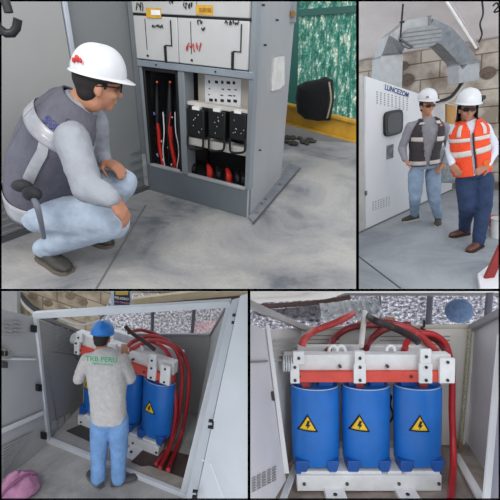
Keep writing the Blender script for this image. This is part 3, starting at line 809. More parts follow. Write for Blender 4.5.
# white enclosure with opened side
a = f(352, 236.5); b = f(452, 190)
WE = Face(a, b-a, Z); L = (b-a).length
en = thing('white_enclosure', 'white sheet metal transformer enclosure with vent holes and a black handle window', 'enclosure', (a+b)/2)
tl = WE.uv(366, 76); tr = WE.uv(448, 108)
mb = MB(); u0 = WE.uv(364.5, 150)[0]
mb.prism([WE.P(u0, 0), WE.P(L, 0), WE.P(L, tr[1]), WE.P(tl[0], tl[1])], -WE.n*.04)
WP = mat('d9d9da', .45, .0, .02, 2)
pn = obj('panel', mb, WP, en, bev=.006)
mb = MB(); WE.box(mb, -.1, u0-.006, 0, tl[1]+.02, -.04, .0); obj('door_edge', mb, mat('b9b6b2', .5), en, bev=.006)
obj('base_seam', WE.box(MB(), 0, L, 0, .02, 0, .01), mat('6d6f72', .6), en)
k_ = 0
def dots(x0, y0, x1, y1, nx, ny, skew, name, r=.012):
    mb = MB()
    for j in range(ny):
        for i in range(nx):
            x = x0+(x1-x0)*i/(nx-1); y = y0+(y1-y0)*j/(ny-1)+skew*(i/(nx-1))
            aa, bb_ = WE.uv(x, y); WE.box(mb, aa-r, aa+r, bb_-r*.4, bb_+r*.4, 0, .004)
    return obj(name, mb, mat('77777a', .7), pn)
dots(377, 92, 407, 103, 9, 6, 7, 'vent_holes', .014)
dots(373, 202, 389, 210, 7, 5, -5, 'vent_holes', .012)
mb = MB(); c_ = WE.uv(392, 123); aw = (WE.uv(401, 123)[0]-WE.uv(383, 123)[0])/2; bh = (WE.uv(392, 110.5)[1]-WE.uv(392, 135.5)[1])/2
out = [WE.P(c_[0]+aw*sp(math.cos(t), 5), c_[1]+bh*sp(math.sin(t), 5), .0) for t in [2*math.pi*k/24 for k in range(24)]]
hw = obj('window_seal', MB().prism(out, WE.n*.04), mat('0e0f11', .35), pn, bev=.008)
out = [WE.P(c_[0]+aw*.78*sp(math.cos(t), 4), c_[1]+bh*.8*sp(math.sin(t), 4), .04) for t in [2*math.pi*k/24 for k in range(24)]]
obj('glass', MB().prism(out, WE.n*.004), mat('2c2e32', .1), hw)
obj('label_plate', WE.pbox(MB(), 387, 145, 393.5, 158.5, 0, .008), mat('7b7a80', .6, var=.3, scale=14), pn)
aa = WE.uv(397, 91.5); t_ = (WE.P(*WE.uv(407, 95))-WE.P(*WE.uv(386, 87.5)))
text('lettering', 'LUNCEZOM', .095, WE.P(aa[0], aa[1], .004), t_, Z, mat('26457e', .6), pn, sx=1.2, label='blue maker lettering')
obj('hinge', WE.box(MB(), u0-.015, u0+.02, .5, .56, 0, .02), mat('6a6a6c', .5), pn)
# wrapped bundle behind and clutter on the right
blob('plastic_sheet', [(441, 148, 0), (449, 142, 0), (458, 150, 0), (460, 168, 0), (458, 183, 0), (441, 183, 0)], Yd, 0, mat('a9b3b6', .4, var=.15, scale=12, bump=.5), .2,
     label='pale crumpled plastic sheeting against the wall between the two workers', cat='sheeting')
blob('orange_bag', [(489, 218, 0), (494, 216, 0), (502, 216, 0), (506, 224, 0), (502, 230, 0), (490, 229, 0)], f(495, 231).y, 0, mat('d4502c', .6, var=.2, scale=14, bump=.4), .12,
     label='orange red plastic bag on the floor behind the worker in orange', cat='bag')
p = f(498, 237); mb = MB(); mb.tube([p, p+Z*.10, p+Z*.22], [.075, .085, .09], 18)
bk = obj('bucket', mb, mat('e2e2e0', .5), label='small white bucket in front of the orange bag', cat='bucket'); 
obj('lid', MB().tube([p+Z*.22, p+Z*.24], [.095, .095], 18), mat('c9c9c8', .5), bk)
a, b = f(478, 285), f(512, 262)
mb = MB(); mb.prism([f(477, 279), f(498, 262), f(530, 262), f(530, 296), f(480, 296)], (0, 0, .06)); wb_ = obj('foam_board', mb, mat('e3e3e6', .7, var=.03), label='white foam board lying on the floor under the red bar', cat='board', bev=.008)
mb = MB(); x0 = RM.P(480, 296, 3.35); x1 = RM.P(507, 238, 3.4)
obj('red_bar', MB().box((x0+x1)/2, ((x1-x0).length, .04, .085), ((x1-x0).normalized(), Yv, (x1-x0).normalized().cross(Yv))), mat('8d2220', .5, var=.1), label='dark red steel bar slanting across the bottom corner', cat='bar', bev=.006)

# ---- workers
HW2 = mat('d6d6d8', .3, var=.02)
Y1 = f(423, 226).y
fwd = Vector((-.12, -1, 0)).normalized(); Rr = fwd.cross(Z)
T = [(q(424, 165, Y1), .166, .122), (q(424.5, 152, Y1), .164, .122), (q(426, 138, Y1), .186, .132), (q(427, 127, Y1), .184, .118), (q(427.5, 121, Y1), .128, .09), (q(427.5, 117.5, Y1), .068, .062)]
toeL, toeR = f(400, 223), f(437, 234)
anR = f(414, 220)+Z*.09; anL = f(438, 223)+Z*.09
arms = [dict(sh=q(410, 127, Y1), el=q(402, 148, Y1+.06), wr=q(405, 160, Y1-.05), hd=(q(412, 168, Y1-.14)-q(405, 159, Y1-.05)), pn=Vector((-1, .5, 0)), side=-1, curl=.35),
        dict(sh=q(444, 127, Y1), el=q(450, 148, Y1+.05), wr=q(443, 164, Y1-.08), hd=(q(434, 173, Y1-.16)-q(443, 163, Y1-.08)), pn=Vector((1, .5, -.2)), side=1, curl=.45)]
legs = [dict(hip=q(416, 174, Y1), kn=q(415, 197, Y1-.02), an=anR, toe=toeL+Z*.03), dict(hip=q(433, 174, Y1), kn=q(434, 198, Y1-.03), an=anL, toe=toeR+Z*.03)]
DEN2 = mat('8fa3b9', .85, var=.10, scale=9, bump=.4, bscale=25)
body, shirt, hel = person(dict(R=Rr, fwd=fwd, torso=T, head=q(427, 106, Y1-.02), hf=Vector((.10, -1, -.06)), hu=Z, arms=arms, legs=legs, base=f(424, 226), sc=.97,
    label='standing worker in dark grey vest with hands at his pockets and pale jeans', shirtm=mat('8d8c92', .8, var=.06, scale=10, bump=.35), jeansm=DEN2, shoem=mat('46463e', .7, var=.15), solem=mat('b8b5aa', .7), helm=HW2, hs=.94, hup=.03,
    skin=SKIN2, tint='3a2a26', legr=(.105, .082, .07, .062)))
def vkf(v, t, wv=.22):   # open front, V at the neck
    return not (abs(t) < .05+v*.72) and not (.50 < v < .80 and 1.15 < abs(t) < 2.0)
VD = mat('3b3539', .8, var=.1, scale=12, bump=.3)
vest = obj('vest', shell(T, Rr, vkf, .018, v0=.02, v1=.94), VD, body, solid=.010, disp=.008)
R2 = mat('c9bfb8', .35, .1, .06, 20)
for a_, b_ in ((.04, .10), (.36, .43)): obj('reflective_band', shell(T, Rr, lambda v, t, k=a_: not (abs(t) < .05+k*.75) and not (k > .2 and 1.25 < abs(t) < 1.85), .026, nv=3, v0=a_, v1=b_), R2, vest, solid=.004, disp=.004)
for s_ in (-1, 1): obj('reflective_band', shell(T, Rr, lambda v, t: True, .028, nv=4, nth=6, v0=.70, v1=.80, t0=s_*.55-.2, t1=s_*.55+.2), R2, vest, solid=.003)
obj('badge', shell(T, Rr, lambda v, t: True, .028, nv=3, nth=4, v0=.62, v1=.67, t0=-.75, t1=-.5), mat('c9786a', .6), vest, solid=.003)
mb = MB(); mb.box(hel and q(427.5, 97, Y1-.17), (.03, .006, .014)); obj('helmet_badge', mb, DARK, hel)

Y2 = f(466, 246).y
fwd = Vector((-.30, -1, 0)).normalized(); Rr = fwd.cross(Z)
T = [(q(472, 173, Y2), .168, .130), (q(471, 160, Y2), .166, .130), (q(469, 141, Y2), .166, .125), (q(469, 129, Y2), .160, .112), (q(469, 123, Y2), .116, .086), (q(469, 119.5, Y2), .068, .062)]
anR = f(464, 235)+Z*.09; anL = f(478, 248)+Z*.09
arms = [dict(sh=q(456, 130, Y2+.05), el=q(450, 149, Y2+.12), wr=q(452, 164, Y2-.04), hd=(q(458, 173, Y2-.10)-q(452, 164, Y2-.04)), pn=Vector((1, 1, 0)), side=-1, curl=.5),
        dict(sh=q(485, 129, Y2-.03), el=q(496, 149, Y2+.02), wr=q(487, 165, Y2-.14), hd=(q(477, 172, Y2-.20)-q(487, 165, Y2-.14)), pn=Vector((.6, .9, -.3)), side=1, curl=.5)]
legs = [dict(hip=q(466, 180, Y2+.03), kn=q(467, 206, Y2+.02), an=anR, toe=f(447, 238)+Z*.03), dict(hip=q(483, 180, Y2-.03), kn=q(483, 209, Y2-.03), an=anL, toe=f(461, 256)+Z*.03)]
body, shirt, hel = person(dict(R=Rr, fwd=fwd, torso=T, head=q(467.5, 109.5, Y2-.04), hf=Vector((-.30, -1, -.05)), hu=Z+X*.05, arms=arms, legs=legs, base=f(470, 246), sc=.97,
    label='standing worker in bright orange vest, dark blue jeans and brown boots', shirtm=mat('d5d8e2', .8, var=.05, scale=10, bump=.35), jeansm=mat('27395a', .85, var=.15, scale=9, bump=.4, bscale=25), shoem=mat('6b4334', .5, var=.15), solem=mat('3a2620', .7), helm=HW2, hs=1.0, hup=.026,
    skin=mat('a8745c', .55, var=.05, scale=20), lamp=True, legr=(.115, .092, .078, .07)))
VO = mat('ee4a1c', .7, var=.08, scale=12, bump=.35)
def vko(v, t): return not (abs(t) < .04+max(0, v-.55)*.85) and not (.56 < v < .80 and 1.25 < abs(t) < 1.95)
vest = obj('vest', shell(T, Rr, vko, .019, v0=.02, v1=.94), VO, body, solid=.012, disp=.012)
RO = mat('cfc6be', .35, .1, .06, 20)
for a_, b_ in ((.28, .335), (.42, .475)): obj('reflective_band', shell(T, Rr, lambda v, t: abs(t) > .05, .029, nv=3, v0=a_, v1=b_), RO, vest, solid=.004, disp=.006)
for s_ in (-1, 1): obj('reflective_band', shell(T, Rr, lambda v, t: True, .029, nv=10, nth=4, v0=.5, v1=.80, t0=s_*.62-.13, t1=s_*.62+.13), RO, vest, solid=.003)
obj('vest_pocket', shell(T, Rr, lambda v, t: True, .031, nv=6, nth=6, v0=.08, v1=.2, t0=-.9, t1=-.35), mat('e0641f', .7, var=.15), vest, solid=.006)
obj('zipper', shell(T, Rr, lambda v, t: True, .027, nv=12, nth=2, v0=.03, v1=.55, t0=-.05, t1=.0), DARK, vest, solid=.004)
# black neck flap
hp = q(467.5, 109.5, Y2-.04); r_ = Rr
mb = MB(); rings = []
for z, ra, rb in ((.045, .094, .108), (-.02, .096, .10), (-.07, .096, .092), (-.115, .106, .104)):
    rings.append([hp+r_*ra*math.sin(t)+fwd*rb*math.cos(t)+Z*z for t in [1.45+(2*math.pi-2.9)*k/24 for k in range(25)]])
mb2 = MB(); vs = [p for rr in rings for p in rr]; mb2.add(vs, [[i*25+k, i*25+k+1, (i+1)*25+k+1, (i+1)*25+k] for i in range(3) for k in range(24)])
obj('neck_flap', mb2, mat('1a1a20', .85, var=.15), body, solid=.008, doclip=False)

# ================================================================== transformer shared by the two lower bays
BLUE = mat('1769bd', .36, .0, .06, 5, bump=.06, bscale=14); BLUED = mat('15519f', .45, .0, .08, 6)
WSTEEL = mat('dcdcdc', .5, .0, .05, 8); REDB = mat('cf4a3c', .5, .0, .07, 8); RCAB = mat('a8262a', .45, .0, .1, 10); YW = mat('e9bd21', .5, var=.03)
def transformer(fc, k, hk, label, dz=.7, y_of=None):
    """fc: Face at mid coil; a along, b up (both in photo pixels of the close view * k), front plane h=0"""
    kb = k*hk
    A_ = lambda x: (x-367)*k
    B_ = lambda y: (487-y)*kb
    root = thing('dry_transformer', label, 'transformer', fc.P(0, 0, -.2))
    def bx3(nm, m, x0, x1, y0, y1, h0, h1, par=root, bev=.005, **kk):
        return obj(nm, fc.box(MB(), A_(x0), A_(x1), B_(y1), B_(y0), h0, h1), m, par, bev=bev, **kk)
    r = 24.2*k; rd = r*dz; hc = -r*dz
    for cx in (318, 370.5, 424):
        rings = []
        for y, s_ in ((468, .90), (466, .97), (462, 1.0), (392, 1.03), (388, 1.02), (386, .96)):
            rings.append([fc.P(A_(cx)+r*s_*math.sin(t), B_(y), hc+rd*s_*math.cos(t)) for t in [2*math.pi*j/40 for j in range(40)]])
        coil = obj('coil', MB().loft(rings), BLUE, root)
        # inner winding block behind / above
        for sx in (-9.5, 12):
            obj('terminal_block', fc.box(MB(), A_(cx+sx-9), A_(cx+sx+6), B_(388), B_(373), hc-rd*.5, hc+rd*.35), mat('1a62b8', .45, var=.05), coil, bev=.008)
        obj('rim', MB().tube([fc.P(A_(cx)+r*.98*math.sin(t), B_(386.5), hc+rd*.98*math.cos(t)) for t in [2*math.pi*j/36 for j in range(37)]], .004*k/.009, 6), mat('b9c6d8', .4), coil)
        for sx in (-15.5, 0.5, 15):
            if sx == 0.5: continue
            p0, p1 = A_(cx+sx-7), A_(cx+sx+7); 
            mb = MB(); mb.prism([fc.P(p0, B_(460), 0), fc.P(p1, B_(460), 0), fc.P(p1-4*k, B_(474), 0), fc.P(p0+(0 if sx < 0 else 3*k), B_(474), 0)], -fc.n*.16)
            obj('support_block', mb, BLUED, coil, bev=.006)
        # warning triangle curved on the coil face
        tx = {318: 308, 370.5: 360, 424: 420}[cx]
        def cp(x, y, e):
            s_ = max(-.98, min(.98, (A_(x)-A_(cx))/r)); return fc.P(A_(x), B_(y), hc+rd*1.03*math.sqrt(1-s_*s_)+e)
        def tri(sz, e, m, nm, par, cy=421):
            V = [(tx-sz, cy+sz*.78), (tx+sz, cy+sz*.78), (tx, cy-sz*.98)]; mb = MB(); n_ = 10
            idx = {}
            for i in range(n_+1):
                for j in range(n_+1-i):
                    w = (i/n_, j/n_, 1-i/n_-j/n_); x = sum(w[q_]*V[q_][0] for q_ in range(3)); y = sum(w[q_]*V[q_][1] for q_ in range(3))
                    idx[(i, j)] = len(mb.v); mb.v.append(cp(x, y, e))
            for i in range(n_):
                for j in range(n_-i):
                    mb.f.append([idx[(i, j)], idx[(i+1, j)], idx[(i, j+1)]])
                    if i+j < n_-1: mb.f.append([idx[(i+1, j)], idx[(i+1, j+1)], idx[(i, j+1)]])
            return obj(nm, mb, m, par, solid=.001)
        ws = tri(10.2, .004, BLACK, 'warning_sign', coil); yl = tri(7.8, .007, YW, 'yellow_field', ws, 421.3)
        mb = MB()
        for pl in ([(0, -4.5), (2.4, -4.0), (.9, -.4), (2.6, -.4), (-.8, 4.6), (-.4, 1.4), (-2.2, 1.6)],):
            mb.prism([cp(tx+x, 422+y, .010) for x, y in pl], fc.n*.001)
        obj('lightning_mark', mb, BLACK, ws)
    # iron core limbs between coils
    for x in (340.5, 391.5): bx3('core_limb', mat('5d6470', .5), x-2, x+3, 372, 466, -rd*2.2, -rd*1.4)
    # top clamp
    top = bx3('top_clamp', WSTEEL, 286, 452, 351, 367.5, -.12, -.02)
    bx3('red_busbar', REDB, 298, 452, 366.5, 377, -.06, .03)
    bx3('top_clamp', WSTEEL, 303, 446, 352, 366, -.36, -.30)
    for x0, x1, y0, y1 in ((294, 305, 345, 358), (291, 300, 357, 377), (354, 364, 345, 358), (353, 365, 357, 377), (418, 429, 343, 357), (417, 430, 357, 377), (437, 452, 352, 377)):
        b_ = bx3('bracket', WSTEEL, x0, x1, y0, y1, .02, .055)
        for yy in ((y0+3.5, y1-3.5) if y1-y0 > 14 else ((y0+y1)/2,)):
            p = fc.P(A_((x0+x1)/2), B_(yy), .055); obj('bolt', MB().tube([p, p+fc.n*.012], 1.5*k, 8), mat('3a3c40', .4, .5), b_)
    for x in (336, 344, 394): 
        c_ = fc.P(A_(x), B_(349), -.07); mb = MB(); mb.tube([c_+fc.u*4.2*k*math.cos(t)+fc.v*5.5*k*math.sin(t) for t in [math.pi*j/8 for j in range(9)]], 1.6*k, 8)
        obj('lifting_eye', mb, WSTEEL, root)
    for x in (300, 341, 388, 410, 444):
        p = fc.P(A_(x), B_(362 if x in (341, 388) else 371), .0 if x in (341, 388) else .03); obj('bolt', MB().tube([p-fc.n*.03, p+fc.n*.01], 1.6*k, 8), mat('45474b', .4, .5), root)
    # ribbed insulator at the outer end
    ins = obj('insulator', MB().tube([fc.P(A_(284), B_(359), -.0), fc.P(A_(294), B_(359), -.0)], 5*k, 12), mat('b9bcc0', .4), root)
    for j in range(4): obj('shed', MB().tube([fc.P(A_(284.5+j*2.4), B_(359), 0), fc.P(A_(285.7+j*2.4), B_(359), 0)], 8*k, 14), mat('c9ccd0', .4), ins)
    # droppers from busbar into coils
    for x in (305, 359, 423): obj('connection_bar', MB().prism([fc.P(A_(x-4), B_(376), .0), fc.P(A_(x+4), B_(376), .0), fc.P(A_(x+9), B_(390), -.06), fc.P(A_(x+1), B_(390), -.06)], -fc.n*.02), mat('9b3430', .5), root)
    # base channels
    bs = bx3('base_channel', WSTEEL, 296, 441, 473, 489, -.10, .03)
    bx3('base_channel', WSTEEL, 297, 443, 461, 474, -.36, -.22); bx3('base_plate', WSTEEL, 300, 441, 470.5, 474, -.36, .0)
    for x in (303, 346, 398, 438):
        p = fc.P(A_(x), B_(481), .03); obj('bolt', MB().tube([p, p+fc.n*.012], 1.7*k, 8), mat('55585c', .4, .4), bs)
    for x in (332, 403):
        ra = obj('floor_rail', fc.box(MB(), A_(x-9), A_(x+11), B_(495), B_(486), -.5, .20), WSTEEL, root, bev=.006)
        p = fc.P(A_(x), B_(485.5), .12); obj('bolt_hole', MB().tube([p, p+fc.v*.006], 2*k, 10), DARK, ra)
    return root, A_, B_

# ================================================================== ROOM 3: worker seen from behind at the open enclosure
RM = ROOMS[3]; f = RM.fl
q = lambda x, y, Y: RM.P(x, y, Y)
FL = f(48, 441); FR = f(183, 494); FRX = f(190, 500)
floor_strip('floor', concrete_mat('a4a2a0', '92908f', '7d7c7d', 1.5, -.02), [f(-60, 520), f(300, 520), f(300, 390), f(60, 370), f(-60, 400)])
BL = f(84, 402); BR = f(203, 414)
GP = mat('8f8f8d', .5, .05, .04, 2); GL = mat('9a9b9b', .5, .05, .04, 2); WF_ = mat('c3c6ca', .45, .05, .04, 4); GD = mat('7e7f7f', .5, .05, .05, 2)
def vert(pxy, base):
    """height above the floor point, read along its vertical"""
    n = Vector((base.x, base.y, 0)).normalized(); p = RM.on(pxy[0], pxy[1], base, n); return p
def wallq(nm, m, b0, b1, t0, t1, th, par=None, **k):
    T0 = vert(t0, b0); T1 = vert(t1, b1); n = (b1-b0).cross(T0-b0).normalized()
    return obj(nm, MB().prism([b0, b1, T1, T0], n*th), m, par, **k)
TE = thing('transformer_enclosure', 'grey and white sheet metal enclosure with both doors open around the blue transformer', 'enclosure', (FL+FR)/2)
TLf = vert((35, 315), FL); TRf = vert((231, 303), FR); TLb = vert((85, 334), BL); TRb = vert((212, 335), BR)
wallq('side_panel', GP, FL, BL, (37, 320), (84, 333), -.02, TE); wallq('back_panel', mat('a3a19c', .5, .05, .04, 2), BL, BR, (84, 333), (212, 334), -.02, TE); wallq('side_panel', mat('9a9a98', .5, .05, .05, 2), BR, FR, (212, 335), (231, 306), .02, TE)
# frame members
def bar(nm, a, b, w, d, m, par, **k):
    t = (b-a).normalized(); l = t.cross(Yv).normalized(); return obj(nm, MB().box((a+b)/2, (w, d, (b-a).length), (l, t.cross(l), t)), m, par, bev=.004, **k)
bar('post', FL, TLf, .05, .05, WF_, TE); bar('post', FR, TRf, .07, .05, WF_, TE); bar('top_beam', TLf, TRf, .07, .06, WF_, TE)
bar('top_rail', TLf, TLb, .04, .04, mat('6d6e70', .5), TE); bar('top_rail', TLb, TRb, .03, .03, mat('8d8e8f', .5), TE); bar('top_rail', TRb, TRf, .07, .05, mat('7e7f80', .5), TE)
bar('sill', f(46, 439, .02), f(190, 497, .02), .06, .05, WF_, TE)
bar('corner_post', BL, TLb, .03, .03, mat('b3b5b7', .5), TE); bar('corner_post', BR, TRb, .03, .03, mat('8a8b8c', .5), TE)
LW = Face(FL, BL-FL, Z)
o_ = obj('inset_seam', MB().tube([q_ for q_ in [LW.P(*LW.uv(x, y), .01) for x, y in ((56, 420), (48, 372), (50, 352), (56, 352), (74, 355), (77, 360))]], .008, 6), mat('5e5f61', .6), TE)
for j in range(4):
    for i in range(6): obj('louver', LW.pbox(MB(), 52+j*7, 326+j*1.5+i*4, 56+j*7, 327.5+j*1.5+i*4, 0, .004), mat('7a7b7a', .6), TE)
mb = MB()
for j in range(4): LW.pbox(mb, 53+j*7, 428-j*3, 58+j*7, 419-j*3, 0, .006) if False else LW.quad(mb, [(52+j*7, 430-j*3), (57+j*7, 428-j*3), (57+j*7, 419-j*3), (52+j*7, 421-j*3)], 0, .006)
obj('vent_grille', mb, mat('a2a3a2', .5), TE)
# inner floor mats
mt = obj('floor_mat', MB().prism([f(66, 431, .004), f(90, 421, .004), f(118, 440, .004), f(92, 443, .004)], (0, 0, .006)), mat('3d3a39', .8), label='dark rubber mat on the floor inside the enclosure beside the worker', cat='mat')
mt = obj('floor_mat', MB().prism([f(131, 462, .004), f(148, 446, .004), f(192, 456, .004), f(187, 482, .004), f(160, 474, .004)], (0, 0, .006)), mat('4a3b37', .8, var=.15), label='brown floor opening cover where the red cables enter', cat='mat')
mt = obj('floor_sheet', MB().prism([f(128, 468, .014), f(150, 466, .014), f(188, 480, .014), f(183, 491, .014), f(122, 474, .014)], (0, 0, .004)), mat('a09890', .8, var=.12), label='pale plank-like sheet on the floor behind the enclosure sill', cat='sheet')
# transformer
c0 = f(117, 438)
u3 = (Vector((1, -.33, .0))).normalized()
F3 = Face(c0, u3, Z)
k3 = RM.depth(c0)/F*32/48.4
tr3, A3, B3 = transformer(F3, k3, 1.12, 'blue three-coil dry transformer half hidden behind the worker in grey')
# red cables
def cab(pts, Y, r, m, label, grp=None, nm='cable', sm=5):
    P_ = [q(p[0], p[1], p[2] if len(p) > 2 else Y) for p in pts]
    return obj(nm, MB().tube(P_, r, 9, sm=sm), m, label=label, cat='cable', group=grp)
yb3 = 4.2
cab([(128, 346, 4.1), (134, 341), (150, 336), (166, 341), (182, 353), (189, 375), (187, 405), (182, 432), (174, 455, 3.9), (168, 470, 3.6)], yb3, .025, RCAB, 'outermost red cable arching over the transformer beside the worker')
cab([(130, 350, 4.1), (150, 341), (166, 343), (177, 352), (182, 375), (180, 405), (176, 428), (168, 452, 3.9), (160, 468, 3.62)], yb3-.08, .024, RCAB, 'middle red cable arching down past the right-hand blue coil behind the worker')
cab([(146, 340, 4.3), (160, 345), (170, 358), (174, 380), (176, 410), (172, 436), (167, 450, 3.95), (156, 464, 3.68)], yb3-.14, .023, RCAB, 'innermost red cable hugging the blue coil beside the worker')
cab([(125, 326, 4.0), (133, 334, 4.0), (145, 342, 4.0), (155, 350, 4.0)], 4.0, .022, mat('2b1414', .5), 'dark cable running from the worker\'s hands to the transformer clamp')
cab([(128, 333, 4.2), (140, 330, 4.2), (155, 334, 4.3), (166, 340, 4.4)], 4.2, .02, mat('8d2a2a', .5), 'thin red cable across the back above the clamp behind the worker')
# right door
HD = f(190, 505)
def planq(pts, pix):
    n = (pts[1]-pts[0]).cross(pts[2]-pts[0]); O = pts[0]
    return pts[:3]+[RM.on(p[0], p[1], O, n) for p in pix[3:]]
def plate(nm, pix, Y, th, m, par=None, **k):
    pts = planq([q(p[0], p[1], p[2]) for p in pix], pix); n = (pts[1]-pts[0]).cross(pts[2]-pts[0]).normalized()
    if n.dot(pts[0]) < 0: n = -n
    return obj(nm, MB().prism(pts, n*th), m, par, **k)
dr = plate('door', [(195, 505, 3.25), (262, 505, 2.75), (262, 290, 2.75), (240, 296, 3.05)], 0, .03, mat('c4c8cc', .45, .0, .03, 2), TE)

plate('door_flange', [(184, 505, 3.30), (194, 505, 3.22), (239, 298, 3.02), (232, 300, 3.10)], 0, .03, mat('b2b7bc', .45, .0, .04, 3), dr)
plate('inner_jamb', [(172, 505, 3.42), (184, 505, 3.34), (232, 306, 3.12), (222, 312, 3.25)][::1], 0, .02, mat('a4a7aa', .5), dr) if False else None
for x, y, Y in ((235, 319, 3.0), (211, 424, 3.08), (195, 494, 3.15)):
    p = q(x, y, Y); mb = MB()
    mb.box(p+X*.018, (.012, .03, .075)); mb.box(p+Z*.033, (.05, .03, .014)); mb.box(p-Z*.033, (.05, .03, .014)); obj('hinge', mb, BLACK, dr)
mb = MB(); mb.tube([q(202, 460, 3.08), q(210, 462, 3.02), q(226, 505, 2.9)], .006, 6); obj('press_line', mb, mat('d9dcdf', .4), dr)
# left door
dl = plate('door', [(-12, 490, 3.15), (47, 446, 3.86), (34, 317, 3.86), (-12, 306, 3.15)], 0, .03, GL, TE)
LD = Face(q(47, 446, 3.84), q(-12, 490, 3.13)-q(47, 446, 3.84), q(34, 317, 3.84)-q(47, 446, 3.84))
LDn = LD
mb = MB()
for i in range(4):
    for (xa, xb) in ((4, 12), (14, 22)): LD.quad(mb, [(xa, 321+i*4), (xb, 322.5+i*4), (xb, 324+i*4), (xa, 322.5+i*4)], 0, .008)
obj('louver', mb, mat('8c8d8d', .5), dl)
mb = MB()
for i in range(9): LD.quad(mb, [(3, 447+i*3.2), (33-i*1.5, 432+i*2.1), (33-i*1.5, 433.3+i*2.1), (3, 448.6+i*3.2)], 0, .008)
obj('louver', mb, mat('8c8d8d', .5), dl)
obj('stiffener', LD.quad(MB(), [(-5, 432), (44, 411), (44, 415), (-5, 437)], 0, .02), mat('b9bbbc', .5), dl, bev=.004)
obj('stiffener', LD.quad(MB(), [(-5, 357.5), (36, 358.5), (36, 360.5), (-5, 360)], 0, .015), mat('c0c2c3', .5), dl, bev=.003)
for x, y in ((35, 329), (40, 388), (45, 436)): obj('hinge', LD.quad(MB(), [(x-1.5, y-3.5), (x+2, y-3.5), (x+2, y+3.5), (x-1.5, y+3.5)], .0, .04), BLACK, dl)
lk = obj('lock_box', LD.quad(MB(), [(-2, 349), (11, 349), (11, 359), (-2, 359)], .0, .05), mat('8b8980', .5, var=.2, scale=30), dl, bev=.004)
obj('lock_bolt', LD.quad(MB(), [(3, 362), (8, 362), (8, 368), (3, 368)], .0, .03), mat('55534f', .4, .5), dl)
for x in (3, 7): obj('knob', LD.quad(MB(), [(x-1, 351), (x+1, 351), (x+1, 356), (x-1, 356)], .05, .06), DARK, lk)
# back of the yard
Yw = 6.3
u_w = Vector((1, .18, -.0)).normalized()
patch('wall_back', [q(-40, 270, Yw), q(285, 270, Yw), q(285, 345, Yw), q(-40, 470, Yw)], block_mat(X, (Z+X*.23).normalized(), 'b4a58f', 'a99a84', '85745f', .50, .23), .1, kind='structure')
for k, (x, y) in enumerate(((48, 303), (70, 296), (65, 311), (83, 302), (33, 296))):
    obj('mortar_patch', MB().ball(q(x, y, Yw-.0), (.085, .012, .07)), mat('7b6b58', .9, var=.2, scale=15), kind='structure')
patch('wall_left', [q(-40, 270, Yw-.3), q(17, 270, Yw-.3), q(17, 400, Yw-.3), q(-40, 400, Yw-.3)], mat('93918f', .8), .1, kind='structure')
obj('cable', MB().tube([q(17, 290, Yw-.15), q(26, 302, Yw-.15), (q(38, 311, Yw-.15)), q(56, 318, Yw-.2)], .04, 8, sm=5), mat('2a2a2c', .5), label='thick dark cable sweeping across the block wall above the open enclosure', cat='cable')
obj('cable', MB().tube([q(15, 288, Yw-.18), q(23, 303, Yw-.18), (q(36, 314, Yw-.18)), q(50, 319, Yw-.25)], .03, 8, sm=5), mat('b4afa8', .5), label='pale conduit running beneath the thick dark cable on the block wall', cat='cable')
MS = mesh_light_mat(X, Z, '74737c', 'b8b6be', 'f4f2f6', 24, 90, .6, (1, 1, 1))
nt_ = patch('window_1', [q(112, 294, Yw-.35), q(262, 294, Yw-.35), q(262, 345, Yw-.35), q(90, 345, Yw-.35)], MS, .02, kind='structure')
for (xa, ya, xb, yb_2) in ((153, 300, 152, 336), (195, 300, 192, 334)): obj('window_frame', MB().tube([q(xa, ya, Yw-.45), q(xb, yb_2, Yw-.45)], .028, 8), mat('55555a', .6), nt_)
obj('net_tint', MB().prism([q(196, 322, Yw-.37), q(222, 320, Yw-.37), q(218, 331, Yw-.37), q(194, 333, Yw-.37)], (0, .005, 0)), mat('d0b4ba', .7, var=.3, scale=28, emit=.3), nt_)  # pinkish patch with painted-in glow, matching the daylit netting
cb_ = patch('steel_beam', [q(126, 300, Yw-.6), q(262, 284, Yw-.6), q(262, 294, Yw-.6), q(126, 307, Yw-.6)], mat('b9a88a', .6, var=.08), .1, label='cream painted beam above the bright netting behind the enclosure', cat='beam')
obj('lower_flange', MB().prism([q(126, 306, Yw-.62), q(262, 294, Yw-.62), q(262, 297, Yw-.62), q(126, 309, Yw-.62)], (0, .1, 0)), mat('4a3734', .7), cb_)
ps = thing('notice_board', 'dark printed notice with a yellow panel above the worker\'s helmet', 'sign', q(121, 308, 4.6))
obj('board', MB().prism([q(111, 286, 4.6), q(131, 286, 4.6), q(131, 312, 4.6), q(111, 312, 4.6)], (0, .02, 0)), mat('b7c3cf', .5), ps)
obj('dark_panel', MB().prism([q(114, 286, 4.59), q(129.5, 286, 4.59), q(129.5, 305, 4.59), q(114, 305, 4.59)], (0, .008, 0)), mat('2b2438', .5), ps)
obj('yellow_panel', MB().prism([q(115.5, 291, 4.58), q(128, 291, 4.58), q(128, 295, 4.58), q(115.5, 295, 4.58)], (0, .006, 0)), mat('c0a23a', .5), ps)
text('lettering', 'PELIGRO', .045, q(121.7, 298.5, 4.57), X, Z, mat('d8d4d8', .5), ps); text('lettering', 'ALTA TENSION', .03, q(121.7, 302.5, 4.57), X, Z, mat('c4909a', .5), ps)
# wires over the enclosure roof
for k, (pts, m_, lb) in enumerate(((((60, 318), (78, 325), (95, 322), (108, 314)), mat('b4b6b8', .5), 'thin grey wire sagging beneath the enclosure top beam near the helmet'), (((98, 322), (106, 313), (112, 309)), mat('3a3f4c', .5), 'short dark wire just above the blue helmet'))):
    obj('wire', MB().tube([q(x, y, 4.3) for x, y in pts], .012, 6, sm=4), m_, label=lb, cat='wire')
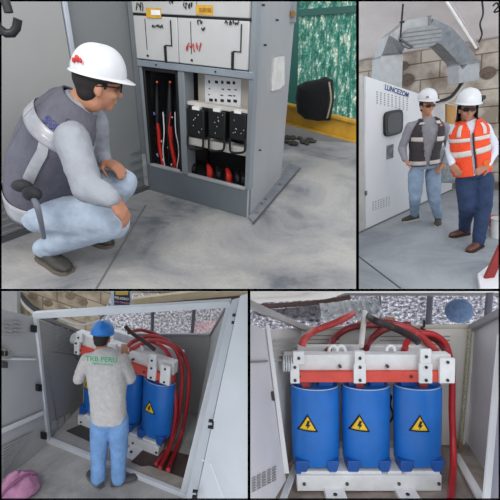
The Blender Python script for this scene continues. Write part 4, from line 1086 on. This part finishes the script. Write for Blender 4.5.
# pink bag
pk = RM.fl(20, 492)
mb = MB(); n_ = 22; rings = []
for i, (s_, z) in enumerate(((1.0, 0), (1.08, .05), (.98, .12), (.75, .18), (.35, .215), (.03, .22))):
    rings.append([pk+Vector((.165*s_*math.cos(t)*(1+.12*math.sin(3*t+i)), .17*s_*math.sin(t), z*(1+.18*math.sin(2*t+1)))) for t in [2*math.pi*j/n_ for j in range(n_)]])
pb = obj('pink_bag', MB().loft(rings), mat('a5708f', .7, var=.14, scale=9, bump=.6, bscale=12), label='crumpled pink cloth bag on the floor by the open door', cat='bag', sub=1, disp=.05)
obj('bag_fold', MB().tube([pk+Vector((-.12, -.17, .05)), pk+Vector((-.04, -.13, .17)), pk+Vector((.06, -.02, .23)), pk+Vector((.13, .08, .14))], .016, 8, sm=4), mat('7b4568', .7), pb)
# worker
Y3 = 3.5
fwd = Vector((.05, 1, 0)).normalized(); Rr = fwd.cross(Z)
T = [(q(109, 419, Y3), .182, .128), (q(108, 398, Y3), .178, .125), (q(107, 380, Y3+.02), .196, .135), (q(105, 362, Y3+.05), .205, .120), (q(103, 353, Y3+.07), .135, .09), (q(102, 349, Y3+.09), .072, .066)]
anL = f(98, 485)+Z*.09; anR = f(118, 485)+Z*.09
hd = q(102, 338, Y3+.15)
arms = [dict(sh=q(87, 360, Y3+.05), el=q(79, 378, Y3+.10), wr=q(88, 366, Y3+.34), hd=Vector((.4, .7, .45)), pn=Vector((.5, .5, -.6)), side=1, curl=.4),
        dict(sh=q(121, 361, Y3+.05), el=q(130, 378, Y3+.10), wr=q(124, 356, Y3+.36), hd=Vector((-.2, .7, .5)), pn=Vector((-.5, .5, -.6)), side=-1, curl=.4)]
legs = [dict(hip=q(100.5, 420, Y3), kn=q(99, 447, Y3+.01), an=anL, toe=anL+Vector((-.14, .12, -.06))), dict(hip=q(118, 420, Y3), kn=q(119, 447, Y3+.01), an=anR, toe=anR+Vector((.15, .10, -.06)))]
SG = mat('b4b0ae', .85, var=.07, scale=26, bump=.35)
body, shirt, hel = person(dict(R=Rr, fwd=fwd, torso=T, head=hd, hf=Vector((-.05, 1, -.30)), hu=Z, arms=arms, legs=legs, base=f(108, 478), sc=1.0,
    label='worker seen from behind in light grey printed shirt, blue jeans and blue hard hat', shirtm=SG, jeansm=mat('6d93c2', .85, var=.12, scale=8, bump=.4, bscale=22), shoem=mat('4a4b4c', .7, var=.15), solem=mat('777', .7) if False else mat('777777', .7), helm=mat('1c74c4', .35, var=.04), hs=.92,
    skin=SKIN, glasses=False, sleeve=(.070, .064, .056, .046), legr=(.108, .092, .078, .074)))
FW[0] = fwd
GT = mat('2f9a6a', .7)
bp_ = lambda x, y: q(x, y, Y3-.142)
text('lettering', 'TRB PERU', .066, bp_(101.5, 359.5), Vector((1, -.03, .10)), Z-Yv*-.18, GT, shirt, sx=1.08)
text('lettering', 'ingenieria electrica', .027, bp_(102.5, 364), Vector((1, -.03, .06)), Z+Yv*.18, GT, shirt)

# ================================================================== ROOM 4: close view of the transformer
RM = ROOMS[4]; f = RM.fl
q = lambda x, y, Y: RM.P(x, y, Y)
floor_strip('floor', concrete_mat('9b9189', '857a72', '6b625e', 2.5, -.02), [f(220, 530), f(560, 530), f(560, 420), f(220, 420)])
Yk = 4.15
LP = mat('bfbcb9', .5, .03, .04, 2); LP2 = mat('c6c3c5', .5, .03, .03, 2); WH = mat('d3d3d4', .45, .0, .03, 3)
TE4 = thing('transformer_enclosure', 'pale sheet metal enclosure with inner panels around the close-up transformer', 'enclosure', f(366, 460))
def pl(nm, pix, m, th=.02, par=TE4, **k):
    pts = planq([q(*p) for p in pix], pix); n = (pts[1]-pts[0]).cross(pts[2]-pts[0]).normalized()
    if n.dot(pts[0]) < 0: n = -n
    return obj(nm, MB().prism(pts, n*th), m, par, **k)
bkp = pl('back_panel', [(296, 327, Yk), (476, 325, Yk), (464, 452, Yk), (296, 452, Yk)], mat('d6d2ca', .5, .03, .04, 2))
K4 = Face(q(366, 400, Yk-.0), X, Z)
mb = MB()
for (x0, x1, y0, n_) in ((308, 340, 335, 9), (380, 450, 336, 10)):
    for i in range(n_): K4.quad(mb, [(x0, y0+i*4), (x1, y0+i*4), (x1, y0+i*4+1), (x0, y0+i*4+1)], 0, .006)
obj('louver', mb, mat('989590', .5), bkp)
sp4 = pl('side_panel', [(268, 330, 3.2), (301, 328, Yk), (298, 450, Yk), (286, 468, 3.35)], LP)
S4 = Face(q(268, 330, 3.2), q(304, 328, Yk)-q(268, 330, 3.2), q(287, 468, 3.35)-q(268, 330, 3.2))
mb = MB()
for i in range(5): S4.quad(mb, [(274, 340+i*5), (296, 338+i*5), (296, 339.3+i*5), (274, 341.5+i*5)], 0, .006)
obj('louver', mb, mat('9a9794', .5), sp4)
mb = MB()
for i in range(7): S4.quad(mb, [(287, 448+i*2.6), (297, 440+i*2.2), (297, 441+i*2.2), (287, 449.4+i*2.6)], 0, .006)
# open left door
dl4 = pl('door', [(236, 318, 2.45), (266, 330, 3.15), (286, 480, 3.28), (262, 520, 2.7), (236, 520, 2.45)], LP2)
D4 = Face(q(266, 330, 3.14), q(236, 318, 2.44)-q(266, 330, 3.14), q(285, 470, 3.27)-q(266, 330, 3.14))
obj('edge_strip', MB().prism([q(266, 324, 3.13), q(269.5, 325, 3.13), q(289, 472, 3.26), (q(284, 472, 3.26))], (0, -.02, 0)), WH, dl4)
for (pa) in ([(250, 361), (268, 360), (268, 362), (250, 363)], ):
    obj('stiffener', D4.quad(MB(), pa, 0, .012), mat('77757a', .5), dl4)
mb = MB()
for r_ in range(6):
    for i in range(5): D4.quad(mb, [(253+i*5, 478-i*2.6+r_*2.6-r_*0), (256.5+i*5, 476.3-i*2.6+r_*2.6), (256.5+i*5, 477.5-i*2.6+r_*2.6), (253+i*5, 479.2-i*2.6+r_*2.6)], 0, .005)
obj('vent_slots', mb, mat('8b898b', .6), dl4)
obj('door_latch', MB().box(q(273, 396, 3.1), (.02, .03, .07), (X, Yv, (Z-X*.15).normalized())), mat('3a2726', .5), dl4, bev=.004)
pl('sill', [(279, 500, 3.0), (285, 500, 3.0), (298, 466, Yk-.4), (293, 464, Yk-.4)], WH, .03)
# right side
rs = pl('side_panel', [(474, 327, Yk), (520, 306, 3.2), (520, 520, 3.0), (482, 505, 3.1), (456, 450, Yk)], mat('c6c4ca', .5, .03, .04, 2))
obj('corner_strip', MB().tube([q(470, 328, Yk-.05), q(466, 380, Yk-.05), q(460, 450, Yk-.05)], .022, 8), mat('a9a58f', .5, var=.3, scale=60), TE4)
dr4 = pl('door', [(505, 320, 2.6), (521, 310, 2.3), (521, 520, 2.3), (480, 520, 2.7), (486, 470, 2.72)][:5], mat('c6c7cc', .45, .0, .03, 2))
obj('edge_strip', MB().prism([q(497, 335, 2.66), q(502, 333, 2.66), q(487, 520, 2.68), q(480, 520, 2.68)], (0, -.02, 0)), WH, dr4)
obj('base_rail', MB().prism([q(454, 456, 3.9), q(459, 453, 3.9), q(487, 500, 3.2), (q(478, 500, 3.2))], (0, .02, -.02)), WH, TE4)
for x0, y0, Y0, x1, y1, Y1_, w_, m_ in ((240, 300, 2.6, 306, 329, Yk, .05, 'a19d9b'), (304, 328, Yk, 474, 326, Yk, .035, 'c0bcae'), (471, 328, Yk, 525, 300, 3.1, .06, '8f8e92')):
    a, b = q(x0, y0, Y0), q(x1, y1, Y1_); t = (b-a).normalized(); l = t.cross(Z).normalized()
    obj('top_rail', MB().box((a+b)/2, (w_, w_, (b-a).length), (l, t.cross(l), t)), mat(m_, .5), TE4, bev=.004)
mb = MB(); mb.tube([q(424, 320, Yk-.1), q(424, 326, Yk-.1), q(421, 328, Yk-.1), q(425, 330, Yk-.1)], .012, 6, sm=3); obj('hook', mb, DARK, TE4)
# outside world beyond the open roof
Yo = 6.0
MS4 = mesh_light_mat(X, Z, '5a5a68', 'a8a6b4', 'f6f6fa', 16, 60, .7, (1, 1.6, 1))
nt4 = patch('window_1', [q(236, 296, Yo), q(540, 296, Yo), q(540, 345, Yo), q(236, 345, Yo)], MS4, .02, kind='structure')
for (xa, ya, xb, yb_2, r_) in ((430, 296, 428, 330, .045), (490, 290, 487, 322, .05), (380, 296, 381, 330, .014)):
    obj('window_frame', MB().tube([q(xa, ya, Yo-.1), q(xb, yb_2, Yo-.1)], r_, 8), mat('5a5a66', .6), nt4)
patch('wall_back', [q(220, 280, Yo+.2), q(560, 280, Yo+.2), q(560, 470, Yo+.2), q(220, 470, Yo+.2)], mat('a8a5a2', .8), .1, kind='structure')
patch('ceiling', [q(236, 284, 4.6), q(540, 284, 4.6), q(540, 292.5, 5.9), q(345, 293, 5.9), (q(328, 299, 5.9)), q(236, 304, 5.9)], mat('dedad6', .8, var=.03, emit=.35), .02, kind='structure')  # ceiling glows by itself; its brightness is put into the material
obj('dark_conduit', MB().tube([q(250, 307, 5.5), q(285, 305, 5.5), q(322, 302, 5.5), q(350, 297, 5.5)], .035, 8, sm=3), mat('5c4440', .6, var=.15), label='dark brown conduit under the ceiling over the open enclosure roof', cat='conduit')
# foil wrapped duct
def crumple(nm, pix, Y, m, dep, **k):
    pts = [q(x, y, Y) for x, y in pix]; mb = MB()
    a, b, c, d = pts; nx, ny = 26, 8
    for i in range(nx+1):
        for j in range(ny+1):
            p = (a*(1-i/nx)+b*(i/nx))*(1-j/ny)+(d*(1-i/nx)+c*(i/nx))*(j/ny)
            mb.v.append(p-Yv*(dep*math.sin(math.pi*j/ny)+random.uniform(0, .07)))
    for i in range(nx):
        for j in range(ny): n0 = i*(ny+1)+j; mb.f.append([n0, n0+ny+1, n0+ny+2, n0+1])
    return obj(nm, mb, m, smooth=False, solid=.004, **k)
FO = mat('d4d7da', .3, .35, .08, 20)
crumple('foil_duct', [(319, 303), (378, 298), (378, 318), (319, 321)], 5.3, FO, .12, label='crumpled silver foil wrapped duct above the middle coil', cat='duct')
crumple('foil_sheet', [(252, 311), (320, 304), (320, 322), (262, 316)], 5.6, mat('9b98a0', .35, .3, .2, 14), .06, label='dull wrinkled foil sheet above the open door at the enclosure roof', cat='foil sheet')
mb = MB(); mb.ball(q(459, 311, 5.5), (.20, .12, .17)); obj('blue_drum', mb, mat('5b7396', .6, var=.15, scale=20), label='dull blue round drum seen behind the bright netting', cat='drum')
obj('red_board', MB().prism([q(358, 322, 4.9), q(395, 318, 4.9), q(395, 321, 4.9), q(358, 325, 4.9)], (0, .05, 0)), mat('c0774f', .6), label='thin orange board lying over the back of the enclosure roof', cat='board')

# transformer
c0 = q(367, 487, 3.45); F4 = Face(c0, (X-Z*.026), Z)
k4 = RM.depth(q(367, 420, 3.45))/F
tr4, A4, B4 = transformer(F4, k4*1.0, 1.0, 'large blue three-coil dry transformer with red busbar, seen whole in close view', .62)
def c4(pts, Y, r, m, label, nm='cable'):
    P_ = [q(p[0], p[1], p[2] if len(p) > 2 else Y) for p in pts]
    return obj(nm, MB().tube(P_, r, 10, sm=6), m, label=label, cat='cable')
DRC = mat('7d2326', .45, var=.1, scale=10); RB4 = mat('b23a38', .45, var=.1, scale=10)
c4([(302, 346, 3.36), (305, 338, 3.4), (316, 330), (332, 324), (345, 318), (353, 313, 4.0)], 3.7, .032, RB4, 'bright red cable rising from the outer end bracket over the first coil')
c4([(328, 352, 3.7), (332, 341), (343, 331), (358, 326), (380, 325), (392, 326)], 3.95, .034, DRC, 'dark red cable looping up from between the first and second coils')
c4([(366, 348, 3.7), (371, 339), (383, 330), (398, 326), (410, 325)], 3.9, .034, DRC, 'dark red cable looping up behind the middle bracket')
c4([(392, 325), (404, 327), (418, 334), (430, 345, 3.7), (436, 352, 3.6)], 3.85, .034, RB4, 'red cable descending behind the third bracket to the clamp end')
c4([(404, 352, 3.7), (408, 340), (418, 334), (432, 334), (443, 341), (449, 355), (452, 380), (452, 410), (453, 440, 3.8), (453, 470, 3.6), (450, 505, 3.1)], 3.85, .032, mat('b3262c', .45, var=.08), 'long red cable arching over and dropping to the floor beside the third coil')
c4([(366, 325, 3.95), (385, 322), (405, 326), (422, 333), (438, 342), (446, 352, 3.7)], 3.95, .028, DRC, 'dark red cable crossing behind the black cable over the third coil')
c4([(368, 316, 3.9), (376, 321), (392, 327), (407, 334, 3.5), (419, 342, 3.4)], 3.6, .034, mat('241619', .5), 'black cable slanting down to the third white bracket')
obj('hanging_rod', MB().tube([q(365, 312, 3.9), q(361, 346, 3.5)], .026, 10), mat('d3d0cb', .5), label='white rod rising from the middle bracket to the roof', cat='rod')
c4([(454, 438, 4.0), (462, 446, 4.0), (458, 456, 4.0), (452, 452, 4.0)], 4.0, .012, mat('8a6a4a', .6), 'thin brown wire loop near the floor in the back corner')
c4([(385, 392), (391, 396), (390, 404), (393, 415), (390, 422)], 3.75, .010, DARK, 'thin black wire hanging between the second and third coils')

# ================================================================== divider slabs between the four bays, camera and light
PBLK, _nt, _b = newmat('matt_black'); _b.inputs['Base Color'].default_value = (0, 0, 0, 1); _b.inputs['Specular IOR Level'].default_value = 0; _b.inputs['Roughness'].default_value = 1
def slab(name, pxa, pya, pxb, pyb, wpx, d0, d1):
    """a thin black partition whose plane runs back along the sight lines"""
    I = Matrix.Identity(4)
    a = Vector(((pxa-250)/F, 1, (250-pya)/F)); b = Vector(((pxb-250)/F, 1, (250-pyb)/F))
    n = a.cross(b).normalized(); w = wpx/F*d0
    me = MB(); me.prism([a*d0-n*w/2, b*d0-n*w/2, b*d1-n*w/2, a*d1-n*w/2], n*w)
    bm = bmesh.new(); vs = [bm.verts.new(v) for v in me.v]; [bm.faces.new([vs[i] for i in q]) for q in me.f]
    bmesh.ops.recalc_face_normals(bm, faces=bm.faces[:])
    m = bpy.data.meshes.new(name); bm.to_mesh(m); bm.free(); m.materials.append(PBLK)
    o = bpy.data.objects.new(name, m); C.objects.link(o); o['kind'] = 'structure'
    o.matrix_world = Matrix.Translation(CAM) @ W0.to_4x4(); return o
slab('wall_divider', -60, 290, 560, 290, 2.6, 1.6, 1.9)
slab('wall_divider', 357.5, -60, 357.5, 290, 2.8, 1.6, 1.9)
slab('wall_divider', 249, 290, 249, 560, 2.8, 1.6, 1.9)
slab('trim_1', -4, .4, 504, .4, 1.8, 1.6, 1.65); slab('trim_1', -4, 499.3, 504, 499.3, 1.6, 1.6, 1.65)
slab('trim_1', .6, -4, .6, 504, 1.8, 1.6, 1.65); slab('trim_1', 499.4, -4, 499.4, 504, 1.5, 1.6, 1.65)
cam = bpy.data.cameras.new('camera'); cam.sensor_width = 36; cam.lens = 36*F/500; cam.clip_start = .05
co = bpy.data.objects.new('camera', cam); C.objects.link(co); co.location = CAM; co.rotation_euler = (math.pi/2-P0, 0, 0)
bpy.context.scene.camera = co
w = bpy.data.worlds.new('world'); bpy.context.scene.world = w; w.use_nodes = True
w.node_tree.nodes['Background'].inputs[0].default_value = (.86, .92, 1, 1); w.node_tree.nodes['Background'].inputs[1].default_value = 1.12
def area(pos, tgt, size, e, col=(1, 1, 1)):
    l = bpy.data.lights.new('area_light', 'AREA'); l.shape = 'DISK'; l.size = size; l.energy = e; l.color = col
    o = bpy.data.objects.new('area_light', l); C.objects.link(o); o.location = pos
    o.rotation_euler = (Vector(tgt)-Vector(pos)).to_track_quat('-Z', 'Y').to_euler(); return o
area(CAM+Vector((-1.5, -1.2, 2.2)), CAM+Vector((0, 4, -.8)), 2.0, 110, (1, .97, .93))  # added soft fill behind and above the camera, no fitting in the bays
area(CAM+Vector((2.6, -.8, 2.0)), CAM+Vector((-.3, 4, -.3)), 1.8, 70, (1, .97, .93))  # second added fill from upper right, lifts the faces turned that way
bpy.context.scene.view_settings.view_transform = 'Standard'
